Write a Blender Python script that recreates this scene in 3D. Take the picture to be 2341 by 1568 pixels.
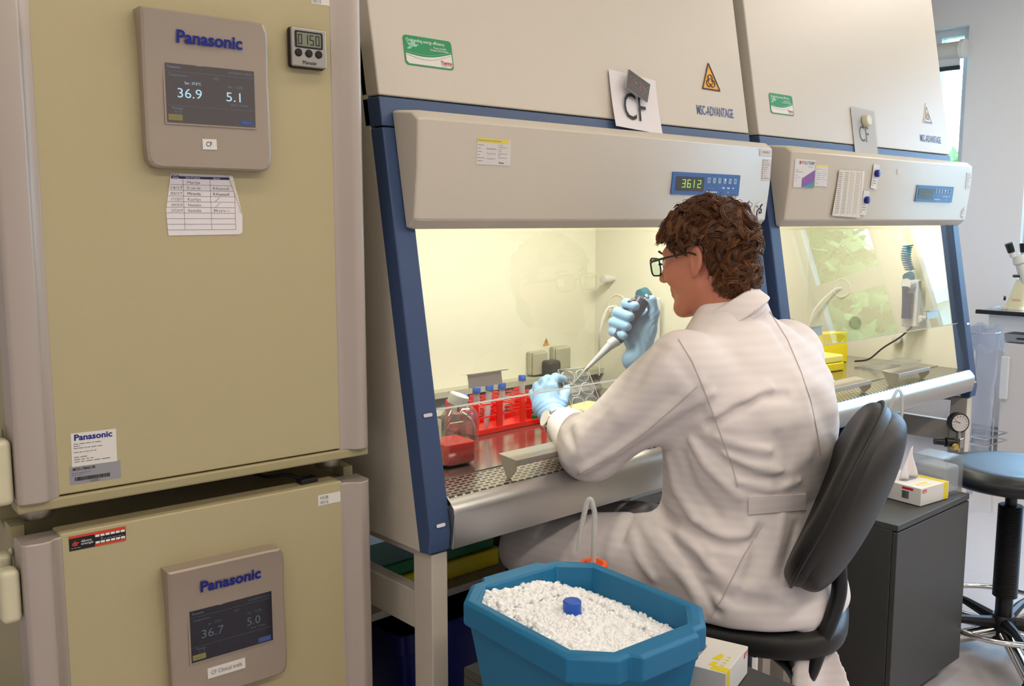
import bpy, bmesh, math, random
import numpy as np
from mathutils import Vector, Matrix
random.seed(7); rng = np.random.default_rng(7)
R = math.radians
for o in list(bpy.data.objects): bpy.data.objects.remove(o)
SC = bpy.context.scene
COL = SC.collection

# ---------------------------------------------------------------- camera
F_PX, HOR = 2170.0, 505.0
PITCH = math.atan((784 - HOR) / F_PX)
YAW = math.atan((3600 - 1170.5) / math.hypot(F_PX, 784 - HOR))     # angle between view and the row of cabinets
FWD = np.array([math.cos(YAW)*math.cos(PITCH), math.sin(YAW)*math.cos(PITCH), -math.sin(PITCH)])
RIGHT = np.array([math.sin(YAW), -math.cos(YAW), 0.0])
UP = np.cross(RIGHT, FWD)
CAM = np.array([0, 0, 1.40])
cd = bpy.data.cameras.new('camera'); co = bpy.data.objects.new('camera', cd); COL.objects.link(co)
cd.sensor_width = 36.0; cd.lens = 36.0 * F_PX / 2341; cd.clip_start = 0.05; cd.clip_end = 200
m3 = Matrix((RIGHT, UP, -FWD)).transposed()
co.matrix_world = Matrix.Translation(CAM) @ m3.to_4x4()
SC.camera = co
def W(u, v, d):      # survey: photograph pixel at a given depth -> world point
    return CAM + (FWD + RIGHT*(u-1170.5)/F_PX - UP*(v-784)/F_PX) * d
def ray(u, v):
    r = FWD + RIGHT*(u-1170.5)/F_PX - UP*(v-784)/F_PX
    return r/np.linalg.norm(r)

# ---------------------------------------------------------------- world, lights, exposure
SC.view_settings.view_transform = 'Standard'; SC.view_settings.look = 'None'
SC.view_settings.gamma = 1; SC.view_settings.use_curve_mapping = False
SC.view_settings.exposure = -0.07
SC.cycles.max_bounces = 7; SC.cycles.diffuse_bounces = 4; SC.cycles.glossy_bounces = 4
SC.cycles.transmission_bounces = 6; SC.cycles.transparent_max_bounces = 12
SC.cycles.caustics_reflective = False; SC.cycles.caustics_refractive = False
SC.cycles.sample_clamp_indirect = 4.0; SC.cycles.use_denoising = True
wd = bpy.data.worlds.new('world'); SC.world = wd; wd.use_nodes = True
bg = wd.node_tree.nodes['Background']; bg.inputs[0].default_value = (0.46, 0.71, 1.0, 1); bg.inputs[1].default_value = 15.0
def area(name, loc, rot, sx, sy, power, col):
    l = bpy.data.lights.new(name, 'AREA'); l.shape = 'RECTANGLE'; l.size = sx; l.size_y = sy
    l.energy = power; l.color = col
    o = bpy.data.objects.new(name, l); COL.objects.link(o); o.location = loc; o.rotation_euler = rot
    return o
WARM = (1.0, 0.90, 0.79)
CEIL_LIGHTS = [(-0.6, -0.9, 15), (1.1, -0.9, 16.5), (2.8, -0.9, 14), (4.5, -0.9, 30), (-0.6, 0.75, 8), (1.1, 0.75, 4), (2.8, 0.75, 1.5), (4.7, 0.95, 30)]
for x, y, pw in CEIL_LIGHTS:
    area('ceiling_lamp_light', (x, y, 2.93), (0, 0, 0), 1.15, 0.26, pw, WARM)
DAY = (0.50, 0.74, 1.0)
# daylight entering through the window openings of the end wall and the wall behind
for wy0, wy1 in ((.16, 2.27), (-.62, -.02), (2.655, 2.90)):      # sky portals: they only guide the sampling of the sky through each opening
    p_ = area('window_portal', (6.22, (wy0+wy1)/2, 1.77), (0, R(90), 0), 1.7, wy1-wy0, 1, DAY); p_.data.cycles.is_portal = True

# ---------------------------------------------------------------- materials
def lin(c):
    return tuple(((x/255)/12.92 if x/255 <= 0.04045 else ((x/255+0.055)/1.055)**2.4) for x in c)
MATS = {}
def mat(name, rgb, rough=0.5, metal=0.0, noise=0.0, nscale=60, bump=0.0, bscale=200, spec=0.5, coat=0, emit=None, estr=0, trans=0, ior=1.45, aniso=None, sss=0):
    m = bpy.data.materials.new(name); m.use_nodes = True; MATS[name] = m
    nt = m.node_tree; b = nt.nodes['Principled BSDF']; L = nt.links
    c = (*lin(rgb), 1)
    b.inputs['Base Color'].default_value = c; b.inputs['Roughness'].default_value = rough
    b.inputs['Metallic'].default_value = metal; b.inputs['Specular IOR Level'].default_value = spec
    b.inputs['Coat Weight'].default_value = coat; b.inputs['IOR'].default_value = ior
    b.inputs['Transmission Weight'].default_value = trans
    if sss: b.inputs['Subsurface Weight'].default_value = sss; b.inputs['Subsurface Radius'].default_value = (.012, .005, .003); b.inputs['Subsurface Scale'].default_value = 1
    if emit: b.inputs['Emission Color'].default_value = (*lin(emit), 1); b.inputs['Emission Strength'].default_value = estr
    if noise or bump:
        tc = nt.nodes.new('ShaderNodeTexCoord')
    if noise:
        n = nt.nodes.new('ShaderNodeTexNoise'); n.inputs['Scale'].default_value = nscale; n.inputs['Detail'].default_value = 4
        L.new(tc.outputs['Object'], n.inputs['Vector'])
        mx = nt.nodes.new('ShaderNodeMix'); mx.data_type = 'RGBA'
        mx.inputs[6].default_value = tuple(x*(1-noise) for x in c[:3])+(1,); mx.inputs[7].default_value = tuple(min(1, x*(1+noise)) for x in c[:3])+(1,)
        L.new(n.outputs['Fac'], mx.inputs[0]); L.new(mx.outputs[2], b.inputs['Base Color'])
    if bump:
        n = nt.nodes.new('ShaderNodeTexNoise'); n.inputs['Scale'].default_value = bscale; n.inputs['Detail'].default_value = 3
        if aniso:
            mp = nt.nodes.new('ShaderNodeMapping'); mp.inputs['Scale'].default_value = aniso
            L.new(tc.outputs['Object'], mp.inputs['Vector']); L.new(mp.outputs[0], n.inputs['Vector'])
        else: L.new(tc.outputs['Object'], n.inputs['Vector'])
        bp = nt.nodes.new('ShaderNodeBump'); bp.inputs['Strength'].default_value = bump; bp.inputs['Distance'].default_value = 0.002
        L.new(n.outputs['Fac'], bp.inputs['Height']); L.new(bp.outputs[0], b.inputs['Normal'])
    return m
def glassmat(name, tint, refl=1.0, rough=0.0, dens=0.0, ior=1.5, haze=0):
    """clear sheet: straight-through transparency plus Fresnel gloss"""
    m = bpy.data.materials.new(name); m.use_nodes = True; MATS[name] = m
    nt = m.node_tree; nt.nodes.remove(nt.nodes['Principled BSDF']); L = nt.links
    out = nt.nodes['Material Output']
    t = nt.nodes.new('ShaderNodeBsdfTransparent'); t.inputs[0].default_value = (*lin(tint), 1)
    g = nt.nodes.new('ShaderNodeBsdfGlossy'); g.inputs['Roughness'].default_value = rough; g.inputs[0].default_value = (1, 1, 1, 1)
    fr = nt.nodes.new('ShaderNodeFresnel'); fr.inputs[0].default_value = ior
    mu = nt.nodes.new('ShaderNodeMath'); mu.operation = 'MULTIPLY_ADD'; mu.inputs[1].default_value = refl; mu.inputs[2].default_value = dens; mu.use_clamp = True
    ge = nt.nodes.new('ShaderNodeNewGeometry'); inv = nt.nodes.new('ShaderNodeMath'); inv.operation = 'SUBTRACT'; inv.inputs[0].default_value = 1; L.new(ge.outputs['Backfacing'], inv.inputs[1])
    m0 = nt.nodes.new('ShaderNodeMath'); m0.operation = 'MULTIPLY'; L.new(fr.outputs[0], m0.inputs[0]); L.new(inv.outputs[0], m0.inputs[1]); L.new(m0.outputs[0], mu.inputs[0])
    mx = nt.nodes.new('ShaderNodeMixShader'); L.new(mu.outputs[0], mx.inputs[0]); L.new(t.outputs[0], mx.inputs[1]); L.new(g.outputs[0], mx.inputs[2])
    last = mx
    if haze:
        df = nt.nodes.new('ShaderNodeBsdfDiffuse'); df.inputs[0].default_value = (*lin(tint), 1)
        m2 = nt.nodes.new('ShaderNodeMixShader'); m2.inputs[0].default_value = haze
        L.new(mx.outputs[0], m2.inputs[1]); L.new(df.outputs[0], m2.inputs[2]); last = m2
    L.new(last.outputs[0], out.inputs[0])
    return m
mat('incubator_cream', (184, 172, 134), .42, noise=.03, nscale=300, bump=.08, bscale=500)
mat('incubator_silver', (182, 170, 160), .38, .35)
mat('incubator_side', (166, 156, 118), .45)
mat('panel_silver', (166, 152, 138), .36, .25, bump=.05, bscale=400)
mat('brand_blue', (14, 30, 130), .4)
mat('screen_grey', (70, 64, 62), .12, emit=(96, 90, 92), estr=.28)
mat('screen_dark', (26, 24, 34), .10, emit=(44, 42, 52), estr=.15)
mat('screen_text', (150, 190, 215), .4, emit=(165, 200, 220), estr=.55)
mat('screen_text_dim', (90, 100, 115), .4, emit=(120, 130, 140), estr=.35)
mat('screen_text_low', (70, 84, 95), .4, emit=(95, 108, 118), estr=.25)
mat('screen_yellow', (120, 110, 60), .4, emit=(120, 112, 60), estr=.3)
mat('screen_blue', (50, 66, 110), .4, emit=(60, 78, 130), estr=.3)
mat('sticker_white', (226, 222, 216), .55)
mat('sticker_clear', (214, 208, 204), .3)
mat('paper_white', (230, 224, 226), .7, noise=.02, nscale=40)
mat('paper_cream', (222, 214, 200), .7)
mat('ink_black', (22, 22, 26), .6)
mat('ink_grey', (120, 118, 122), .6)
mat('ink_light', (170, 166, 168), .6)
mat('ink_navy', (30, 36, 90), .6)
mat('ink_blue', (58, 82, 140), .5)
mat('ink_red', (196, 30, 40), .5)
mat('ink_white', (240, 240, 240), .5)
mat('grey_label', (150, 150, 156), .4)
mat('orange_red', (214, 66, 36), .5)
mat('label_black', (20, 18, 20), .4)
mat('green_card', (22, 140, 84), .35)
mat('green_leaf', (150, 205, 175), .35)
mat('warn_orange', (232, 160, 40), .4)
mat('yellow_strip', (226, 206, 92), .5)
mat('purple', (128, 66, 140), .5)
mat('teal', (60, 140, 150), .5)
mat('photo_dark', (52, 44, 46), .3, noise=.5, nscale=90)
mat('photo_specks', (170, 140, 110), .4)
mat('black_plastic', (20, 20, 22), .38)
mat('black_rubber', (16, 16, 18), .6)
mat('brushed_steel', (196, 194, 190), .30, .9, bump=.04, bscale=40, aniso=(1, 60, 60))
mat('tray_steel', (190, 186, 178), .16, .95, bump=.05, bscale=10)
mat('satin_steel', (172, 166, 158), .34, .85)
mat('chrome', (225, 222, 218), .08, 1.0)
mat('lcd', (128, 132, 112), .3)
mat('lcd_digit', (24, 28, 20), .5)
mat('cream_plastic', (214, 208, 176), .3, coat=.3)
mat('hood_beige', (205, 196, 182), .40, noise=.04, nscale=350, bump=.12, bscale=450)
mat('hood_blue', (64, 84, 122), .42, bump=.06, bscale=400)
mat('hood_seal', (38, 40, 46), .6)
mat('hood_interior', (232, 230, 212), .45)
mat('display_blue', (64, 106, 168), .3)
mat('display_grey', (70, 74, 78), .2)
mat('digit_green', (150, 190, 90), .4, emit=(160, 205, 90), estr=.7)
mat('button_grey', (150, 172, 200), .4)
mat('led_white', (220, 230, 240), .4, emit=(210, 225, 240), estr=.5)
mat('led_blue', (90, 140, 255), .4, emit=(90, 150, 255), estr=2)
mat('socket_grey', (176, 174, 156), .45)
mat('plug_black', (52, 52, 54), .45)
mat('rack_red', (206, 22, 16), .38)
mat('cap_blue', (34, 92, 196), .35, noise=.05)
mat('yellow_plastic', (236, 214, 24), .4)
mat('pale_yellow', (240, 230, 120), .4)
mat('green_plastic', (24, 120, 70), .4)
mat('white_plastic', (226, 226, 222), .4)
mat('off_white', (208, 206, 198), .5)
mat('ped_grey', (66, 66, 64), .5, noise=.06, nscale=30)
mat('ped_dark', (44, 44, 44), .55)
mat('bucket_blue', (22, 112, 158), .5, noise=.05, nscale=25, bump=.12, bscale=160)
mat('navy_plastic', (10, 18, 86), .35)
mat('orange_cap', (236, 92, 30), .35, noise=.1, nscale=60)
mat('chair_fabric', (30, 29, 28), .50, bump=.15, bscale=700)
mat('chair_shell', (46, 44, 42), .55)
mat('stool_pu', (30, 32, 36), .34, bump=.1, bscale=300)
mat('floor_vinyl', (196, 190, 192), .28, noise=.05, nscale=25)
mat('wall_paint', (238, 235, 236), .7, noise=.015, nscale=8)
mat('ceiling_paint', (228, 226, 220), .8)
mat('skirting_grey', (140, 146, 156), .5)
mat('window_white', (216, 220, 224), .4)
mat('window_frame_dark', (36, 44, 60), .4)
mat('lamp_diffuser', (255, 250, 240), .5, emit=(255, 236, 205), estr=3.0)
mat('hood_lamp', (255, 255, 240), .5, emit=(255, 246, 222), estr=7)
mat('table_top', (150, 146, 150), .25)
mat('table_edge', (26, 26, 30), .4)
mat('cabinet_white', (212, 208, 208), .45)
mat('grey_panel', (118, 114, 108), .6)
mat('skin', (200, 128, 104), .48, noise=.05, nscale=35, sss=.12)
mat('eye_white', (230, 226, 220), .2)
mat('hair_base', (66, 36, 16), .6)
mat('hair', (98, 60, 34), .40, noise=.25, nscale=45)
mat('hair_light', (126, 80, 46), .38, noise=.2, nscale=45)
mat('hair_dark', (78, 44, 22), .42, noise=.2, nscale=45)
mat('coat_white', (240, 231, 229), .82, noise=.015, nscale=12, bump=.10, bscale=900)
mat('coat_seam', (204, 192, 188), .85)
mat('glove_blue', (146, 186, 226), .42, bump=.25, bscale=160)
mat('trouser_black', (24, 24, 28), .8)
mat('shoe_leather', (30, 26, 24), .4)
mat('watch_face', (224, 220, 210), .25)
mat('strap_brown', (92, 64, 48), .6)
mat('glasses_frame', (40, 34, 30), .25, noise=.3, nscale=120)
mat('pipette_dark', (52, 56, 78), .35)
mat('pipette_grey', (196, 198, 210), .35)
mat('teal_device', (40, 104, 128), .4)
mat('device_white', (218, 220, 218), .4)
mat('brass', (200, 170, 90), .3, .8)
mat('leaf_green', (112, 146, 72), .7, noise=.5, nscale=3)
mat('trunk', (90, 70, 50), .8)
mat('building_white', (235, 235, 235), .8)
mat('grass', (110, 130, 70), .9, noise=.2, nscale=2)
glassmat('clear_plastic', (244, 246, 247), .7, .05, 0.01, haze=.07)
glassmat('clear_rim', (246, 248, 250), 1.0, .05, 0.05, haze=.38)  # whitened plate rims: the haze stands in for highlight lines
glassmat('milky_plastic', (226, 226, 230), .8, .15, 0.02, haze=.45)
glassmat('bottle_plastic', (226, 230, 228), 1.2, .02, .015, haze=.04)
glassmat('sash_glass', (241, 242, 238), 1.35, 0.0, .02, ior=1.55)
glassmat('window_glass', (235, 242, 245), 1.0)
glassmat('lens_glass', (222, 238, 228), 1.0, 0, .02)
glassmat('bag_plastic', (224, 230, 240), 1.0, .12, .03, haze=.20)
glassmat('tube_silicone', (228, 228, 224), 1.0, .2, .03, haze=.55)
# red medium
m = mat('red_medium', (236, 16, 10), .10, coat=.4, sss=.3)
# ice: bright translucent pellets
m = mat('ice', (254, 254, 255), .35)
MATS['ice'].node_tree.nodes['Principled BSDF'].inputs['Base Color'].default_value = (.965, .97, .975, 1)
# faint horizontal bands multiplied into the coat colour
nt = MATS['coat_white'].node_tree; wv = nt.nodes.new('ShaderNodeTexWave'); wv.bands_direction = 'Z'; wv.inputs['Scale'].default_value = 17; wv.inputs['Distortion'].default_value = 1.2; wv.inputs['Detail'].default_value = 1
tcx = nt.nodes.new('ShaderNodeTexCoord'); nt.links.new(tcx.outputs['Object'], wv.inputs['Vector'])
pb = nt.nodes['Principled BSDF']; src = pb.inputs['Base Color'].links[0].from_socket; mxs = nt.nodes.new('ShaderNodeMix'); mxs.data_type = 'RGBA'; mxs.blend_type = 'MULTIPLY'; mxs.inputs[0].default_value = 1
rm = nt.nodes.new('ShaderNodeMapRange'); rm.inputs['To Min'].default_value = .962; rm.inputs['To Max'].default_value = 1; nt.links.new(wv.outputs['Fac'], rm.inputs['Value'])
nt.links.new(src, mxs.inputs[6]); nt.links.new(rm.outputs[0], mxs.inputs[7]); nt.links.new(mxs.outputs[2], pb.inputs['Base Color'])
# perforated stainless grille: staggered slots
def grille_mat(name, bw, bh, off, sc=1.0, dark=(20, 18, 12), skew=0.0, mort=.0035):
    m = mat(name, (196, 196, 184), .26, .9); nt = m.node_tree; L = nt.links; b = nt.nodes['Principled BSDF']
    tc = nt.nodes.new('ShaderNodeTexCoord'); sp = nt.nodes.new('ShaderNodeSeparateXYZ'); L.new(tc.outputs['Object'], sp.inputs[0])
    ma = nt.nodes.new('ShaderNodeMath'); ma.operation = 'MULTIPLY_ADD'; ma.inputs[1].default_value = skew
    L.new(sp.outputs[1], ma.inputs[0]); L.new(sp.outputs[0], ma.inputs[2])
    cb = nt.nodes.new('ShaderNodeCombineXYZ'); L.new(ma.outputs[0], cb.inputs[0]); L.new(sp.outputs[1], cb.inputs[1])
    br = nt.nodes.new('ShaderNodeTexBrick'); br.offset = .5; br.inputs['Scale'].default_value = 1
    br.inputs['Brick Width'].default_value = bw; br.inputs['Row Height'].default_value = bh
    br.inputs['Mortar Size'].default_value = mort; br.inputs['Mortar Smooth'].default_value = .0
    L.new(cb.outputs[0], br.inputs['Vector'])
    mx = nt.nodes.new('ShaderNodeMix'); mx.data_type = 'RGBA'; mx.inputs[6].default_value = (*lin(dark), 1); mx.inputs[7].default_value = (*lin((198, 198, 186)), 1)
    L.new(br.outputs['Fac'], mx.inputs[0]); L.new(mx.outputs[2], b.inputs['Base Color'])
    mm = nt.nodes.new('ShaderNodeMath'); mm.operation = 'MULTIPLY'; mm.inputs[1].default_value = .9; L.new(br.outputs['Fac'], mm.inputs[0]); L.new(mm.outputs[0], b.inputs['Metallic'])
    return m
grille_mat('grille_steel', .021, .0145, .5, skew=-.55, mort=.0032)

# ---------------------------------------------------------------- mesh helpers
class Fr:       # a flat frame on a surface: origin, axis u, axis v, outward normal n
    def __init__(s, o, ux=(1, 0, 0), vy=(0, 0, 1)):
        s.o = Vector(o); s.u = Vector(ux).normalized(); s.v = Vector(vy).normalized(); s.n = s.u.cross(s.v)
    def p(s, x, y, z=0): return s.o + s.u*x + s.v*y + s.n*z
    def rot(s, deg):
        c, t = math.cos(R(deg)), math.sin(R(deg)); f = Fr(s.o); f.u = s.u*c + s.v*t; f.v = s.v*c - s.u*t; f.n = s.n; return f
    def at(s, x, y, z=0): f = Fr(s.o); f.o = s.p(x, y, z); f.u, f.v, f.n = s.u, s.v, s.n; return f
_tc = {}
def text_geo(t, bold, cond):
    k = (t, bold, cond)
    if k not in _tc:
        c = bpy.data.curves.new('t', 'FONT'); c.body = t; c.size = 1; c.align_x = 'CENTER'; c.align_y = 'CENTER'; c.offset = bold; c.resolution_u = 3
        o = bpy.data.objects.new('t', c); COL.objects.link(o)
        me = bpy.data.meshes.new_from_object(o.evaluated_get(bpy.context.evaluated_depsgraph_get()))
        _tc[k] = ([(v.co.x*cond, v.co.y) for v in me.vertices], [tuple(p.vertices) for p in me.polygons])
        bpy.data.objects.remove(o); bpy.data.curves.remove(c); bpy.data.meshes.remove(me)
    return _tc[k]
class MB:
    def __init__(s): s.v = []; s.f = []; s.m = []; s.mats = []; s.sm = []
    def mi(s, name):
        if name not in s.mats: s.mats.append(name)
        return s.mats.index(name)
    def add(s, vs, fs, m, smooth=False):
        b = len(s.v); s.v += [tuple(v) for v in vs]; k = s.mi(m)
        for f in fs: s.f.append(tuple(b+i for i in f)); s.m.append(k); s.sm.append(smooth)
        return s
    def box(s, a, b, m):
        (x0, y0, z0), (x1, y1, z1) = a, b
        vs = [(x, y, z) for z in (z0, z1) for y in (y0, y1) for x in (x0, x1)]
        return s.add(vs, [(0, 2, 3, 1), (4, 5, 7, 6), (0, 1, 5, 4), (2, 6, 7, 3), (0, 4, 6, 2), (1, 3, 7, 5)], m)
    def obox(s, fr, x0, x1, y0, y1, z0, z1, m):
        vs = [fr.p(x, y, z) for z in (z0, z1) for y in (y0, y1) for x in (x0, x1)]
        return s.add(vs, [(0, 2, 3, 1), (4, 5, 7, 6), (0, 1, 5, 4), (2, 6, 7, 3), (0, 4, 6, 2), (1, 3, 7, 5)], m)
    def prism(s, pts, fr, z0, z1, m):     # polygon in frame's plane, extruded along its normal
        n = len(pts); vs = [fr.p(x, y, z0) for x, y in pts] + [fr.p(x, y, z1) for x, y in pts]
        fs = [tuple(range(n-1, -1, -1)), tuple(range(n, 2*n))] + [(i, (i+1) % n, n+(i+1) % n, n+i) for i in range(n)]
        return s.add(vs, fs, m)
    def profx(s, yz, x0, x1, m):            # YZ profile extruded along X
        n = len(yz); vs = [(x0, y, z) for y, z in yz] + [(x1, y, z) for y, z in yz]
        fs = [tuple(range(n)), tuple(range(2*n-1, n-1, -1))] + [(i, n+i, n+(i+1) % n, (i+1) % n) for i in range(n)]
        return s.add(vs, fs, m)
    def tube(s, pts, r, m, seg=10, caps=True, closed=False):
        pts = [Vector(p) for p in pts]; n = len(pts); rr = r if isinstance(r, (list, tuple)) else [r]*n
        vs = []; prev = None
        for i, p in enumerate(pts):
            if closed: t = (pts[(i+1) % n]-pts[i-1]).normalized()
            else: t = (pts[min(i+1, n-1)]-pts[max(i-1, 0)]).normalized()
            if prev is None: a = t.orthogonal().normalized()
            else:
                a = prev - t*prev.dot(t)
                a = a.normalized() if a.length > 1e-6 else t.orthogonal().normalized()
            prev = a; b = t.cross(a)
            for k in range(seg):
                an = 2*math.pi*k/seg; vs.append(p + (a*math.cos(an)+b*math.sin(an))*rr[i])
        fs = []
        for i in range(n if closed else n-1):
            j = (i+1) % n
            for k in range(seg): fs.append((i*seg+k, i*seg+(k+1) % seg, j*seg+(k+1) % seg, j*seg+k))
        if caps and not closed: fs += [tuple(range(seg-1, -1, -1)), tuple(range((n-1)*seg, n*seg))]
        return s.add(vs, fs, m, True)
    def lathe(s, prof, m, o=(0, 0, 0), ax=(0, 0, 1), seg=32):     # prof: (radius, height)
        o = Vector(o); ax = Vector(ax).normalized(); a = ax.orthogonal().normalized(); b = ax.cross(a); vs = []
        for r, h in prof:
            for k in range(seg): an = 2*math.pi*k/seg; vs.append(o+ax*h+(a*math.cos(an)+b*math.sin(an))*max(r, 1e-5))
        fs = [(i*seg+k, i*seg+(k+1) % seg, (i+1)*seg+(k+1) % seg, (i+1)*seg+k) for i in range(len(prof)-1) for k in range(seg)]
        fs += [tuple(range(seg-1, -1, -1)), tuple(range((len(prof)-1)*seg, len(prof)*seg))]
        return s.add(vs, fs, m, True)
    def text(s, t, fr, size, m, z=.0006, bold=0, cond=1.0, w=None):
        vs, fs = text_geo(t, bold, 1.0)
        if w:
            ext = max(v[0] for v in vs)-min(v[0] for v in vs); cond = w/(ext*size)
        return s.add([fr.p(x*size*cond, y*size, z) for x, y in vs], fs, m)
    def bars(s, fr, x0, x1, y0, rows, dy, h, m, z=.0004, seed=1):   # tiny unreadable print: rows of word-long dashes
        rd = random.Random(seed)
        for i in range(rows):
            x = x0
            while x < x1:
                w = rd.uniform(.06, .22)*(x1-x0); e = min(x+w, x1)
                s.obox(fr, x, e, y0-i*dy, y0-i*dy+h, 0, z, m); x = e+.03*(x1-x0)+.0005
                if rd.random() < .12: break
        return s
    def build(s, name, parent=None, bevel=0, seg=2, label=None, smooth=None, recalc=True, ang=35):
        me = bpy.data.meshes.new(name); me.from_pydata(s.v, [], s.f)
        for n in s.mats: me.materials.append(MATS[n])
        me.polygons.foreach_set('material_index', s.m); me.polygons.foreach_set('use_smooth', [bool(x) if smooth is None else smooth for x in s.sm])
        if recalc:
            bm = bmesh.new(); bm.from_mesh(me); bmesh.ops.recalc_face_normals(bm, faces=bm.faces); bm.to_mesh(me); bm.free()
        if any(s.sm) or smooth or bevel: 
            if bevel: me.polygons.foreach_set('use_smooth', [True]*len(me.polygons))
            me.set_sharp_from_angle(angle=R(ang))
        o = bpy.data.objects.new(name, me); COL.objects.link(o)
        if parent: o.parent = parent
        if bevel:
            b = o.modifiers.new('bevel', 'BEVEL'); b.width = bevel; b.segments = seg; b.limit_method = 'ANGLE'; b.angle_limit = R(35); b.harden_normals = True
        if label: o['label'] = label
        return o
def tag(o, label=None, cat=None, group=None, kind=None):
    if label: o['label'] = label
    if cat: o['category'] = cat
    if group: o['group'] = group
    if kind: o['kind'] = kind
    return o
def thing(name, label, cat, loc=(0, 0, 0), rz=0, group=None):
    o = bpy.data.objects.new(name, None); COL.objects.link(o); o.location = loc; o.rotation_euler = (0, 0, rz)
    o.empty_display_size = .05
    return tag(o, label, cat, group)
def copytree(o, parent=None):
    c = o.copy(); COL.objects.link(c)
    if parent: c.parent = parent
    for ch in list(o.children): copytree(ch, c)
    return c
def relocate(objs, origin):      # give world-built meshes an origin at their base (mesh shifted, object moved back)
    for o in objs:
        o.data.transform(Matrix.Translation(-Vector(origin))); 
def arc(cx, cy, r, a0, a1, n=6): return [(cx+r*math.cos(R(a0+(a1-a0)*i/n)), cy+r*math.sin(R(a0+(a1-a0)*i/n))) for i in range(n+1)]
def rrect(x0, x1, y0, y1, r, n=4):
    return arc(x1-r, y1-r, r, 0, 90, n)+arc(x0+r, y1-r, r, 90, 180, n)+arc(x0+r, y0+r, r, 180, 270, n)+arc(x1-r, y0+r, r, 270, 360, n)
def bez(p, n=16):                # Catmull-Rom through points
    p = [Vector(q) for q in p]; q = [2*p[0]-p[1]]+p+[2*p[-1]-p[-2]]; out = []
    for i in range(1, len(q)-2):
        for k in range(n):
            t = k/n; out.append(.5*((2*q[i])+(q[i+1]-q[i-1])*t+(2*q[i-1]-5*q[i]+4*q[i+1]-q[i+2])*t*t+(3*q[i]-q[i-1]-3*q[i+1]+q[i+2])*t**3))
    return out+[p[-1]]
# ================================================================ the room
X0, X1, Y0, Y1, ZC = -2.2, 6.25, -3.2, 2.95, 2.95
def struct(mb, name, **k):
    o = mb.build(name, **k); o['kind'] = 'structure'; return o
struct(MB().box((X0-.2, Y0-.2, -.1), (X1+.2, Y1+.2, 0), 'floor_vinyl'), 'floor')
struct(MB().box((X0-.2, Y0-.2, ZC), (X1+.2, Y1+.2, ZC+.1), 'ceiling_paint'), 'ceiling')
struct(MB().box((X0-.2, Y1, 0), (X1+.2, Y1+.2, ZC), 'wall_paint'), 'wall_back')
struct(MB().box((X0-.2, Y0-.2, 0), (X1+.2, Y0, ZC), 'wall_paint'), 'wall_front')
struct(MB().box((X0-.2, Y0, 0), (X0, Y1, ZC), 'wall_paint'), 'wall_left')
OPEN = [(2.655, 2.90, .92, 2.62), (.16, 2.27, .92, 2.62), (-.62, -.02, .92, 2.62)]
mb = MB(); ys = [Y1] + [v for o in OPEN for v in (o[1], o[0])] + [Y0]
mb.box((X1, Y0, 0), (X1+.2, Y1, .92), 'wall_paint'); mb.box((X1, Y0, 2.62), (X1+.2, Y1, ZC), 'wall_paint')
for i in range(0, len(ys), 2): mb.box((X1, ys[i+1], .92), (X1+.2, ys[i], 2.62), 'wall_paint')
struct(mb, 'wall_right')
for k, (a, b, z0, z1) in enumerate(OPEN):
    fm = 'window_frame_dark' if k == 1 else 'window_white'
    mb = MB(); t = .05; x0, x1 = X1+.06, X1+.13
    mb.box((x0, a, z0), (x1, a+t, z1), fm); mb.box((x0, b-t, z0), (x1, b, z1), fm)
    mb.box((x0, a+t, z0), (x1, b-t, z0+t), fm); mb.box((x0, a+t, z1-t), (x1, b-t, z1), fm)
    if k == 2: mb.box((x0, a+t, 1.55), (x1, b-t, 1.68), fm)
    if k == 1: mb.box((x0, 1.18, z0+t), (x1, 1.24, z1-t), fm)
    w = struct(mb, 'window_%d' % (k+1))
    mb = MB(); xs = X1+.09
    mb.box((xs, a+t, z0+t), (xs+.008, b-t, z1-t), 'window_glass'); mb.build('pane', w)
    MB().box((X1-.03, a-.02, z0-.03), (X1+.06, b+.02, z0), 'window_white').build('window_sill', w)
struct(MB().box((X1-.015, Y0, 0), (X1, Y1, .10), 'skirting_grey'), 'baseboard_right')
struct(MB().box((X0, Y1-.015, 0), (X1-.015, Y1, .10), 'skirting_grey'), 'baseboard_back')
# roller blind above the narrow window
t = thing('roller_blind', 'grey roller blind cassette over the narrow window beside the white pier', 'blind', (X1-.05, 2.79, 2.47))
mb = MB(); mb.lathe([(.045, -.12), (.05, -.118), (.05, .10), (.045, .102)], 'off_white', ax=(0, 1, 0)); mb.build('cassette', t)
MB().lathe([(.056, -.145), (.06, -.14), (.06, -.115), (.056, -.112)], 'white_plastic', ax=(0, 1, 0)).build('end_cap', t)
MB().box((-.004, -.11, -.10), (.004, .10, -.0), 'window_white').build('cloth', t)
MB().box((-.012, -.11, -.125), (.012, .10, -.10), 'window_frame_dark').build('bottom_bar', t)
# ceiling lamps
for i, (x, y, pw) in enumerate(CEIL_LIGHTS):
    t = thing('ceiling_lamp', 'flush white ceiling lamp panel over the laboratory', 'lamp', (x, y, ZC), 0, 'ceiling lamp panels')
    mb = MB(); mb.box((-.62, -.16, -.012), (.62, -.14, 0), 'window_white'); mb.box((-.62, .14, -.012), (.62, .16, 0), 'window_white')
    mb.box((-.62, -.14, -.012), (-.60, .14, 0), 'window_white'); mb.box((.60, -.14, -.012), (.62, .14, 0), 'window_white'); mb.build('frame', t)
    MB().box((-.60, -.14, -.008), (.60, .14, -.001), 'lamp_diffuser').build('diffuser', t)
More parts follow.
